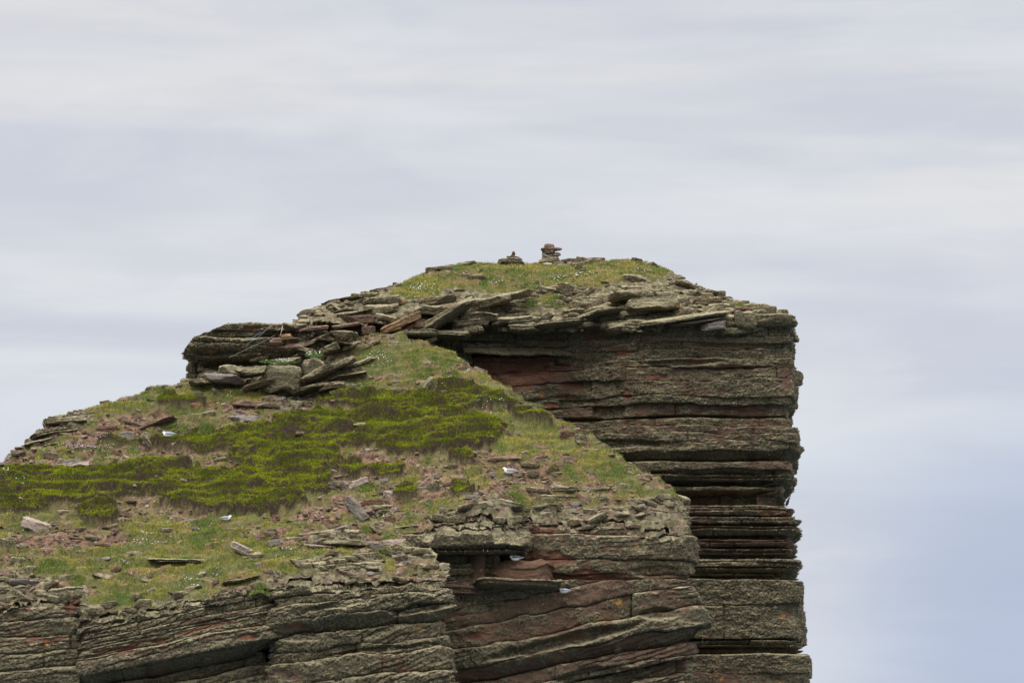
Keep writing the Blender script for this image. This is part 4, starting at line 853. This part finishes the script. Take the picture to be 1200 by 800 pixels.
def stones(hf, n, seed, dens, smin, smax, mat, name='stones', flat=0.5):
    P, rs = sample_hf(hf, dens, n, seed); g = np.linspace(-1, 1, 5); V = []; Fc = []; c = 0
    for ax in range(3):
        for sg in (-1, 1):
            A, B = np.meshgrid(g, g); Q = np.zeros((25, 3)); Q[:, ax] = sg; Q[:, (ax + 1) % 3] = A.ravel(); Q[:, (ax + 2) % 3] = B.ravel()
            f = grid_faces(5, 5); Fc.append((f if sg > 0 else f[:, ::-1]) + c); c += 25; V.append(Q)
    U = np.vstack(V); U = U / ((np.abs(U) ** 5).sum(1) ** 0.2)[:, None]; Fc = np.vstack(Fc); m_ = len(U)
    sz = smin + (smax - smin) * rs.random(n) ** 2.2
    S = sz[:, None] * np.stack([rs.uniform(.8, 1.7, n), rs.uniform(.6, 1.0, n), rs.uniform(.6, 1.2, n) * flat], -1)
    v = np.repeat(U[None], n, 0)
    for _ in range(4):
        a = rs.uniform(0, 2 * math.pi, n); nr = np.stack([np.cos(a), np.sin(a), rs.normal(0, .5, n)], -1); nr /= np.linalg.norm(nr, axis=1)[:, None]
        e = (v * nr[:, None]).sum(-1) - rs.uniform(0.45, 0.95, n)[:, None]; v = v - np.maximum(e, 0)[..., None] * nr[:, None]
    q = v + (np.arange(n) * 1.77)[:, None, None]
    v = v * (1 + 0.16 * fbm(q[..., 0] * 1.7, q[..., 1] * 1.7, q[..., 2] * 1.7, 3, seed)[..., None])
    v = v * S[:, None]
    a = rs.uniform(-.6, .6, n); b = rs.normal(0.04, 0.16, n); ca, sa, cb, sb = np.cos(a)[:, None], np.sin(a)[:, None], np.cos(b)[:, None], np.sin(b)[:, None]
    x, y, z = v[..., 0], v[..., 1], v[..., 2]; x, z = x * cb - z * sb, x * sb + z * cb; x, y = x * ca - y * sa, x * sa + y * ca
    co = np.stack([x, y, z], -1) + P[:, None] + np.array([0, 0, 0.15]) * S[:, None, 2:3]
    tag(new_mesh(name, co.reshape(-1, 3), (np.arange(n)[:, None, None] * m_ + Fc[None]).reshape(-1, 4), mat, True), kind='stuff')
edge_zone = np.clip(T * 1.0, 0, 1)
stones(hill, 700, 71, np.clip(edge_zone * (1 - H), 0, 1) + 0.02 * (1 - H), 0.05, 0.24, M_ROCK['lichen'])
stones(hill, 380, 72, np.clip(Bm, 0, 1) * 0.8 + 0.01, 0.035, 0.15, M_ROCK['pink'])
stones(hill, 300, 78, np.clip(Bm, 0, 1) * 0.8 + 0.01, 0.035, 0.15, M_ROCK['grey'])
stones(hill, 520, 73, np.clip(Bm * 0.6 + T * 0.6, 0, 1) * (1 - H) + 0.01, 0.04, 0.20, M_ROCK['mixed'])
stones(dome, 900, 74, np.clip(1 - dome.grass * 1.3, 0.0, 1), 0.06, 0.26, M_ROCK['lichen'], flat=0.42)
stones(dome, 260, 75, np.clip(1 - dome.grass * 1.3, 0.0, 1), 0.05, 0.20, M_ROCK['mixed'], flat=0.42)
rubble(hill, 11000, 12, np.clip(Bm * 0.8 + T * 0.30 * (1 - H), 0, 1) + 0.01)
mR = sstep(0, .3, ell(DPX, DPY, [(690, 342, 30, 16), (460, 378, 24, 10), (650, 335, 60, 6), (520, 322, 40, 5), (740, 345, 40, 10)], 5, 8))
rubble(dome, 2200, 13, mR * 0.9 + 0.02)

# ---------------------------------------------------------------- flowers
M_WHITE = plain('white_petals', (0.80, 0.80, 0.76), 0.7, 0.1); M_PINKF = plain('pink_petals', (0.62, 0.36, 0.50), 0.7, 0.2)
def petals(name, P, r, mat, rs, parent=None):
    n = len(P); base = np.array([(1, 0, 0), (0, 1, 0), (-1, 0, 0), (0, -1, 0), (0, 0, .8), (0, 0, -.4)], float)
    co = (P[:, None] + base[None] * (r * rs.uniform(0.6, 1.25, n))[:, None, None]).reshape(-1, 3)
    f = np.array([[0, 1, 4], [1, 2, 4], [2, 3, 4], [3, 0, 4], [1, 0, 5], [2, 1, 5], [3, 2, 5], [0, 3, 5]])
    return new_mesh(name, co, (np.arange(n)[:, None, None] * 6 + f[None]).reshape(-1, 3), mat, False, None, parent)
def clump(hf, px, py, rx, ry, n, col, label, name, cat, D=None, leaf=True, group=None):
    rs = np.random.default_rng(int(px * 7 + py))
    c = hf.hit(px, py + 2) if D is None else np.array(W(px, py + 2, D))
    sc = c[1] / F; e = bpy.data.objects.new(name, None); link(e); e.location = c
    a = rs.uniform(0, 2 * math.pi, n); q = np.sqrt(rs.random(n)) * 0.5
    x = c[0] + rx * sc * 2 * q * np.cos(a); y = c[1] + ry * sc * 2.6 * q * np.sin(a)
    z = (hf.at(x, y) if D is None else c[2] + 0 * x + (y - c[1]) * 0.4) + rs.uniform(0.035, 0.085, n)
    b = petals('blossom', np.stack([x, y, z], -1) - c, 0.0165 if col == 'w' else 0.02, M_WHITE if col == 'w' else M_PINKF, rs, e)
    m_ = 60 + n * 14; a = rs.uniform(0, 2 * math.pi, m_); q = np.sqrt(rs.random(m_)) * 0.6
    x = c[0] + rx * sc * 2 * q * np.cos(a); y = c[1] + ry * sc * 2.6 * q * np.sin(a); z = (hf.at(x, y) if D is None else c[2] + 0 * x + (y - c[1]) * 0.4)
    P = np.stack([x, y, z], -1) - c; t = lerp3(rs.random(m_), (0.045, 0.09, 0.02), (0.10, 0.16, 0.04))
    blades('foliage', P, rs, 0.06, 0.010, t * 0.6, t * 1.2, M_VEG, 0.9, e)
    tag(e, label, cat, group); return e
CL = [
 (hill, 185, 632, 34, 14, 34, 'w', 'white sea campion scattered above the long lichened ledge in the lower grass'),
 (hill, 238, 618, 12, 4, 5, 'w', 'few white campion flowers in the grass just below the sitting gull at left'),
 (hill, 332, 647, 12, 6, 13, 'w', 'small white campion patch beside the stepped stones on the front grass'),
 (hill, 222, 684, 16, 7, 16, 'w', 'white campion patch low above the rim of the tilted front block'),
 (hill, 452, 603, 10, 5, 9, 'w', 'tiny white campion tuft among the stones in the middle of the slope'),
 (hill, 575, 479, 20, 4, 20, 'w', 'white campion strip in the heather just under the ridge line'),
 (hill, 410, 452, 16, 6, 24, 'w', 'white campion patch at the foot of the lichened boulder heap'),
 (hill, 445, 418, 18, 9, 30, 'w', 'white campion drift on the ridge crest beside the boulder heap'),
 (hill, 520, 446, 34, 5, 12, 'w', 'sparse white campion in the yellow grass of the ridge crest'),
 (hill, 262, 462, 10, 4, 9, 'w', 'white campion tuft in the bright turf below the dark outcrop'),
 (hill, 14, 555, 18, 5, 14, 'w', 'white campion at the far left where the slope meets the sky'),
 (hill, 30, 623, 8, 4, 4, 'w', 'two or three white flowers beside the pale boulder at left'),
 (dome, 495, 335, 16, 11, 40, 'w', 'white campion drift running down the left of the summit turf'),
 (dome, 580, 330, 9, 5, 12, 'w', 'white campion tuft in the turf below the small cairn'),
 (dome, 655, 326, 7, 4, 12, 'w', 'bright white campion tuft in the turf below the tall cairn'),
 (dome, 684, 321, 14, 3, 24, 'w', 'long white campion streak in the summit turf right of the tall cairn'),
 (dome, 480, 350, 12, 4, 9, 'w', 'few white flowers above the leaning slab on the summit edge'),
 (hill, 88, 523, 22, 5, 46, 'p', 'pink thrift clump on the bare ledges at left'),
 (hill, 122, 524, 12, 4, 24, 'p', 'smaller pink thrift clump right beside the larger one on the ledges'),
 (hill, 12, 535, 10, 5, 20, 'p', 'pink thrift on the skyline at the left edge'),
 (hill, 146, 659, 5, 3, 7, 'p', 'tiny pink thrift head in the lower grass'),
 (hill, 254, 672, 6, 5, 8, 'p', 'pink thrift tuft beside the grey cushion in the lower grass'),
 (dome, 529, 311, 9, 3, 14, 'p', 'pink thrift tuft on the skyline left of the cairns'),
 (dome, 755, 317, 12, 3, 12, 'p', 'pale pink thrift on the right end of the summit turf')]
for (hf_, px, py, rx, ry, n, cl, lb) in CL:
    clump(hf_, px, py, rx, ry, n, cl, lb, 'campion_clump' if cl == 'w' else 'thrift_clump', 'flowers')
def tuft(hf, px, py, rx, ry, label, D=None):
    rs = np.random.default_rng(int(px * 3 + py)); c = hf.hit(px, py + ry * 0.5) if D is None else np.array(W(px, py + ry, D)); sc = c[1] / F
    m_ = int(300 + rx * ry * 7); a = rs.uniform(0, 2 * math.pi, m_); q = rs.random(m_) ** 0.75 * (1 + 0.25 * np.sin(3 * a + px) + 0.15 * np.sin(7 * a))
    x = c[0] + rx * sc * q * np.cos(a); y = c[1] + ry * sc * 1.8 * q * np.sin(a); z = (hf.at(x, y) if D is None else c[2] + (y - c[1]) * .5) + 0.10 * (1 - q * q)
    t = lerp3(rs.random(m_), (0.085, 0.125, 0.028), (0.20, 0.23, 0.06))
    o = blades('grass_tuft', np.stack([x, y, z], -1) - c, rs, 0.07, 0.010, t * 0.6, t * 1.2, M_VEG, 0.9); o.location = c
    tag(o, label, 'grass tuft', 'fresh green tufts')
for q_ in ((hill, 60, 660, 30, 7, 'wide fresh green tuft below the red scree at left'), (hill, 92, 680, 10, 5, 'small round green tuft above the rim at far left'),
    (hill, 205, 507, 16, 5, 'green tuft right of the left gull hollow', 0), (hill, 243, 500, 12, 5, 'tall green tuft in the rubble bay right of the left gull'), (hill, 430, 572, 10, 6, 'bright green tuft in the middle of the rubble slope'), (hill, 428, 624, 10, 4, 'green tuft between the front rim stones'),
    (hill, 450, 647, 12, 6, 'green tuft low on the front rim'), (hill, 605, 583, 14, 6, 'green tuft beside the lichened corner block'), (hill, 240, 612, 18, 6, 'soft green tuft directly behind the grass-sitting gull'), (hill, 305, 690, 12, 4, 'green tuft on the ledge near the cleft of the front blocks'),
    (dome, 651, 352, 15, 7, 'largest bright green cushion in the gully below the tall cairn'), (dome, 620, 356, 13, 5, 'smaller green cushion left of the largest one in the gully'), (dome, 872, 360, 22, 3, 'green turf strip on the right shoulder of the summit')):
    tuft(*q_[:6])
for (px, py, n, lb) in ((284, 422, 26, 'green campion cushion with white flowers on the outcrop ledge, the wide one'), (368, 414, 18, 'green campion cushion full of white flowers among the boulders right of the outcrop')):
    clump(hill, px + (44 if px == 284 else 0), py, 20 if px == 284 else 9, 5 if px == 284 else 7, n, 'w', lb, 'campion_clump', 'flowers', D=109.95 if px == 284 else 109.9)

# ---------------------------------------------------------------- cairns
def cairn(px, py, D, stones, label):
    x, y, z = W(px, py, D); e = link(bpy.data.objects.new('cairn', None)); e.location = (x, y, z - 0.04); sc = D / F
    for i, (cx, cy, w, h, ang, kd) in enumerate(stones):
        o = rock_mesh('stone', w * sc * 1.05, w * sc * 0.75, h * sc * 1.08, 900 + i + int(px), M_ROCK[kd], k=4.5, parent=e, res=16, lump=0.08)
        wx, wy, wz = W(cx, cy, D); o.location = (wx - x, 0.02 * ((i % 3) - 1), wz - z + 0.04); o.rotation_euler = (0, -math.radians(ang), 0.3 * (i % 3 - 1))
    return tag(e, label, 'cairn', 'stone cairns on the summit')
dome_c = dome.hit(645, 309); 
cairn(645, 309, dome_c[1], [(644, 306, 23, 6.5, 2, 'lichen'), (645, 302, 19, 4.5, -3, 'mixed'), (646, 298.8, 20, 4.2, 4, 'grey'), (643, 295.6, 16, 4.4, 0, 'lichen'), (646, 292.3, 23, 3.4, 0, 'pink'), (644, 288.4, 11.5, 4.6, 2, 'pink')],
      'taller cairn of flat stacked stones with a round red stone on top')
dome_c = dome.hit(600, 310)
cairn(600, 310, dome_c[1], [(599, 308.5, 31, 9.5, -2, 'lichen'), (592, 306.5, 15, 3.5, 14, 'pink'), (603, 305, 17, 3, 8, 'mixed'), (598.5, 301.6, 9, 3.6, 0, 'lichen'), (604, 302, 12, 3.2, -10, 'dark'), (601.5, 298.2, 5, 3.4, 60, 'mixed'), (601.8, 296, 3.4, 2.6, 20, 'red')],
      'shorter, wider cairn ending in a tiny pointed stone')

# ---------------------------------------------------------------- birds
M_BW = plain('white_feathers', (0.72, 0.72, 0.70), 0.7, 0.12); M_BG = plain('grey_feathers', (0.33, 0.35, 0.38), 0.7, 0.2); M_BD = plain('dark_wing_tip', (0.08, 0.08, 0.09), 0.6, 0.2)
M_BB = plain('black_feathers', (0.022, 0.020, 0.020), 0.6, 0.3); M_BILL = plain('yellow_bill', (0.55, 0.45, 0.18), 0.5, 0.1); M_EYE = plain('dark_eye', (0.01, 0.01, 0.01), 0.2, 0.0)
def loft(name, rings, mat, parent, n=18, flat=1.0, matfn=None):
    """rings (x, y, z, ry, rz) along a path in the XZ plane, closed at both ends; ring normal follows the path"""
    R = np.array(rings, float); m_ = len(R); T_ = np.gradient(R[:, :3], axis=0); T_ /= np.linalg.norm(T_, axis=1)[:, None]
    a = np.linspace(0, 2 * math.pi, n, endpoint=False); co = []
    for r, t in zip(R, T_):
        up = np.array([-t[2], 0, t[0]]); 
        co.append(r[:3] + np.outer(np.cos(a) * r[3], [0, 1, 0]) + np.outer(np.sin(a) * r[4], up))
    co = np.vstack(co + [R[0:1, :3], R[-1:, :3]]); f = []
    for i in range(m_ - 1):
        for j in range(n): f.append((i * n + j, i * n + (j + 1) % n, (i + 1) * n + (j + 1) % n, (i + 1) * n + j))
    tri = [((j + 1) % n, j, m_ * n) for j in range(n)] + [((m_ - 1) * n + j, (m_ - 1) * n + (j + 1) % n, m_ * n + 1) for j in range(n)]
    o = new_mesh(name, co, [np.array(f), np.array(tri)], mat, True, None, parent); return o
def gull(px, py, D, face, label, size=0.42, tuck=0, wing=M_BG, base_z=None):
    """a sitting gull; face +1 looks right, -1 looks left"""
    x, y, z = W(px, py, D); e = link(bpy.data.objects.new('gull', None)); e.location = (x, y, z); q = size / 0.42
    e.scale = (q, q, q); e.rotation_euler = (0, 0, 0.25 if face > 0 else math.pi - 0.3)
    hz_ = 0.135 - 0.035 * tuck; hx = 0.125 - 0.03 * tuck
    body = [(-0.235, 0, 0.075, .004, .003), (-0.20, 0, 0.072, .022, .008), (-0.155, 0, 0.068, .030, .014), (-0.11, 0, 0.062, .045, .035), (-0.05, 0, 0.060, .066, .058), (0.01, 0, 0.062, .072, .064), (0.06, 0, 0.070, .064, .062), (0.095, 0, 0.092, .047, .052), (hx - 0.012, 0, hz_ - 0.018, .037, .038), (hx + .008, 0, hz_ + .006, .033, .034), (hx + .032, 0, hz_ + .008, .024, .025), (hx + .048, 0, hz_ + .002, .009, .010)]
    loft('body', body, M_BW, e)
    for sg in (-1, 1):
        wg = loft('wing', [(-0.225, sg * .015, 0.084, .005, .004), (-0.17, sg * .026, 0.086, .012, .014), (-0.10, sg * .046, 0.092, .022, .032), (-0.02, sg * .060, 0.094, .026, .044), (0.04, sg * .056, 0.092, .022, .040), (0.075, sg * .046, 0.092, .008, .016)], wing, e)
        loft('wing_tip', [(-0.275, sg * .010, 0.088, .002, .002), (-0.235, sg * .013, 0.0875, .006, .006), (-0.19, sg * .020, 0.088, .009, .009)], M_BD, wg, 10)
        ey = loft('eye', [(hx + .020, sg * .024, hz_ + .014, .001, .001), (hx + .024, sg * .0265, hz_ + .014, .004, .004), (hx + .028, sg * .024, hz_ + .014, .001, .001)], M_EYE, e, 8)
    loft('beak', [(hx + .042, 0, hz_ + .002, .007, .008), (hx + .062, 0, hz_ + 0.0, .005, .006), (hx + .078, 0, hz_ - .007, .001, .002)], M_BILL, e, 8)
    return tag(e, label, 'gull', 'gulls sitting on the rocks')
def on(px, py, hf=hill): return hf.hit(px, py)[1]
gull(197, 512, on(197, 514) - 0.12, -1, 'gull with rounded white head tucked under the sloping pink slab at left', 0.46, 0.6)
gull(265, 609.5, on(266, 611) - 0.05, 1, 'grey-backed gull sitting in the grass below the heather edge, facing right', 0.36)
gull(597, 555, on(597, 557) - 0.15, -1, 'white gull nesting in the hollow under a flat slab, facing left', 0.46)
gull(604, 656.5, 102.62, -1, 'dark-winged gull in the shadowed cave beneath the lichened overhang', 0.42, 1, M_BD)
gull(661, 694.5, 102.80, -1, 'hunched grey gull on the narrow ledge under the square front block', 0.38, 1)
def auk():
    D = 112.75; x, y, z = W(923.0, 593.0, D); e = link(bpy.data.objects.new('seabird', None)); e.location = (x, y, z)
    loft('body', [(-.035, 0, 0.0, .004, .004), (-.032, 0, .03, .022, .022), (-.02, 0, .07, .038, .040), (-.004, 0, .12, .045, .046), (.014, 0, .17, .038, .038), (.032, 0, .205, .024, .025), (.044, 0, .232, .021, .023), (.056, 0, .250, .020, .021), (.068, 0, .258, .012, .012), (.074, 0, .258, .003, .003)], M_BB, e)
    loft('beak', [(.068, 0, .256, .008, .009), (.090, 0, .252, .005, .006), (.112, 0, .243, .001, .001)], M_BB, e, 8)
    for sg in (-1, 1):
        loft('wing', [(-.045, sg * .030, .02, .002, .004), (-.030, sg * .038, .06, .007, .020), (-.010, sg * .044, .12, .009, .028), (.008, sg * .038, .165, .004, .010)], M_BB, e, 10)
        loft('foot', [(-.03, sg * .018, -.004, .003, .003), (-.01, sg * .018, -.004, .008, .004), (.02, sg * .02, -.006, .014, .003), (.03, sg * .02, -.006, .003, .002)], M_BB, e, 8)
    tag(e, 'black seabird standing upright on the thin ledge at the right edge of the stack', 'seabird')
auk()

# ---------------------------------------------------------------- climbing tat on the outcrop
def rope(name, pts, r, mat, parent=None, sag=0.0):
    P = np.array([W(*p) for p in pts]); n = 7; co = []; m_ = 24
    t = np.linspace(0, 1, m_); L_ = np.linspace(0, 1, len(P)); C = np.stack([np.interp(t, L_, P[:, k]) for k in range(3)], -1); C[:, 2] -= sag * np.sin(math.pi * t)
    o0 = C[0].copy(); C = C - o0; a = np.linspace(0, 2 * math.pi, n, endpoint=False)
    T_ = np.gradient(C, axis=0); T_ /= np.linalg.norm(T_, axis=1)[:, None]; U = np.cross(T_, [0, 1, 0]); U /= np.linalg.norm(U, axis=1)[:, None] + 1e-9; V_ = np.cross(T_, U)
    co = (C[:, None] + r * (np.cos(a)[None, :, None] * U[:, None] + np.sin(a)[None, :, None] * V_[:, None])).reshape(-1, 3)
    f = [(i * n + j, i * n + (j + 1) % n, (i + 1) * n + (j + 1) % n, (i + 1) * n + j) for i in range(m_ - 1) for j in range(n)]
    o = new_mesh(name, co, np.array(f), mat, True, None, parent); o.location = o0; return o
M_RP = plain('pale_rope', (0.34, 0.31, 0.28), 0.8, 0.3); M_RB = plain('blue_grey_rope', (0.20, 0.25, 0.31), 0.8, 0.3)
tag(rope('climbing_rope', [(322, 393, 110.25), (300, 403, 110.05), (268, 419, 110.45)], 0.005, M_RP, None, 0.02), 'pale old rope slung down across the outcrop hollow', 'rope', 'ropes left on the outcrop')
tag(rope('climbing_rope', [(312, 386, 110.45), (303, 394, 110.05), (290, 403, 110.1)], 0.005, M_RB, None, 0.01), 'blue-grey rope on the outcrop, the right strand above the pale one', 'rope', 'ropes left on the outcrop')
tag(rope('climbing_rope', [(306, 389, 110.3), (296, 395, 110.02), (284, 399, 110.05)], 0.005, M_RB, None, 0.01), 'blue-grey rope on the outcrop, the left strand above the pale one', 'rope', 'ropes left on the outcrop')
tag(rope('anchor_sling', [(331, 382, 110.6), (330, 388, 110.25), (328, 394, 110.25)], 0.009, M_RP), 'short pinkish sling tied over the top slab of the outcrop', 'sling')

# ---------------------------------------------------------------- sea
def simple_sea():
    s = NT('sea_water'); s.b.inputs['Base Color'].default_value = (0.05, 0.09, 0.12, 1); s.b.inputs['Roughness'].default_value = 0.25; s.b.inputs['Specular IOR Level'].default_value = 0.5
    s.l(s.bump(s.noise(0.15, 6, 0.6), 0.6, 0.5), s.b.inputs['Normal'])
    n = 64; a = np.linspace(0, 2 * math.pi, n, endpoint=False); R = 60000
    co = [(R * math.cos(t), R * math.sin(t), 0) for t in a]
    return tag(new_mesh('sea', np.array(co), np.arange(n)[None], s.m), kind='structure')
simple_sea()

# ---------------------------------------------------------------- world, sun, camera
def world():
    w = bpy.data.worlds.new('World'); scene.world = w; w.use_nodes = True; t = w.node_tree; t.nodes.clear()
    N = t.nodes.new; Lk = t.links.new
    out = N('ShaderNodeOutputWorld'); bg = N('ShaderNodeBackground'); bg.inputs[1].default_value = 0.1; Lk(bg.outputs[0], out.inputs[0])
    sky = N('ShaderNodeTexSky'); sky.sky_type = 'NISHITA'; sky.sun_disc = False; sky.sun_elevation = RAD(50); sky.sun_rotation = RAD(SUN_AZ); sky.altitude = 120
    tc = N('ShaderNodeTexCoord'); sep = N('ShaderNodeSeparateXYZ'); Lk(tc.outputs['Generated'], sep.inputs[0])
    def mp(sc, loc=(0, 0, 0)):
        m_ = N('ShaderNodeMapping'); m_.inputs['Scale'].default_value = sc; m_.inputs['Location'].default_value = loc; Lk(tc.outputs['Generated'], m_.inputs[0]); return m_.outputs[0]
    def nz(sc, loc, det=4, ro=0.5, dist=0.3):
        n = N('ShaderNodeTexNoise'); n.inputs['Scale'].default_value = 1; n.inputs['Detail'].default_value = det; n.inputs['Roughness'].default_value = ro; n.inputs['Distortion'].default_value = dist
        Lk(mp(sc, loc), n.inputs['Vector']); return n.outputs[0]
    def mr(v, a, b, c, d, sm=True):
        n = N('ShaderNodeMapRange'); n.interpolation_type = 'SMOOTHSTEP' if sm else 'LINEAR'
        for i, q in enumerate((a, b, c, d)): n.inputs[i + 1].default_value = q
        Lk(v, n.inputs[0]); return n.outputs[0]
    def mx(f, a, b, bt='MIX'):
        n = N('ShaderNodeMix'); n.data_type = 'RGBA'; n.blend_type = bt
        for i, v in ((0, f), (6, a), (7, b)):
            if isinstance(v, (int, float)): n.inputs[i].default_value = v
            elif isinstance(v, tuple): n.inputs[i].default_value = (*v, 1)
            else: Lk(v, n.inputs[i])
        return n.outputs[2]
    z = sep.outputs[2]; x = sep.outputs[0]
    low = (6.9, 7.5, 8.5); high = (8.0, 7.9, 7.85)
    c = mx(mr(z, 0.02, 0.19, 0, 1), low, high)
    band = nz((3, 3, 26), (1.3, 0, .4)); c = mx(mr(band, 0.40, 0.60, 0, 0.75), c, (5.9, 6.2, 7.1))
    b3 = nz((14, 14, 70), (2.2, 0, 5.1), 5, 0.6, 0.6); c = mx(mr(b3, 0.42, 0.66, 0, 0.28), c, (5.8, 6.0, 6.8))
    b4 = nz((9, 9, 30), (9.2, 0, 3.1), 5, 0.55, 0.6); c = mx(mr(b4, 0.48, 0.68, 0, 0.35), c, (8.1, 8.2, 8.4))
    band2 = nz((7, 7, 60), (4.2, 0, 2.2)); c = mx(mr(band2, 0.5, 0.72, 0, 0.45), c, (8.1, 8.2, 8.3))
    # open blue low on the right
    mm = N('ShaderNodeMath'); mm.operation = 'MULTIPLY'; Lk(mr(x, 0.05, 0.135, 0, 1), mm.inputs[0]); Lk(mr(z, 0.02, 0.14, 1, 0), mm.inputs[1])
    lil = nz((5, 5, 14), (7.7, 0, 1.1)); c = mx(mr(lil, 0.5, 0.68, 0, 0.5), c, (6.1, 6.0, 7.2))
    c = mx(mr(mm.outputs[0], 0, 1, 0, 0.68), c, (3.8, 4.6, 6.7))
    # overcast: overhead brighter than the horizon
    c = mx(1.0, c, mx(mr(z, 0.2, 0.8, 0, 1), (1, 1, 1), (5.2, 5.05, 4.75)), 'MULTIPLY')
    c = mx(0.92, sky.outputs[0], c)
    Lk(c, bg.inputs[0])
SUN_AZ = 215
world()
def sun():
    L = bpy.data.lights.new('sun', 'SUN'); L.energy = 1.5; L.angle = RAD(10); L.color = (1, 0.96, 0.90)
    o = link(bpy.data.objects.new('sun', L))
    el, az = RAD(50), RAD(SUN_AZ)
    from mathutils import Vector
    d = Vector((math.sin(az) * math.cos(el), math.cos(az) * math.cos(el), math.sin(el)))
    o.rotation_euler = d.to_track_quat('Z', 'Y').to_euler(); o.location = (0, 80, 200)
sun()
cam = bpy.data.cameras.new('camera'); co_ = link(bpy.data.objects.new('camera', cam)); co_.location = (0, 0, CZ)
co_.rotation_euler = (math.pi / 2 + TH, 0, 0); cam.sensor_width = 36; cam.lens = 135; cam.clip_start = 0.5; cam.clip_end = 200000
scene.camera = co_
scene.view_settings.view_transform = 'Standard'; scene.view_settings.look = 'None'; scene.view_settings.exposure = 0; scene.view_settings.gamma = 1
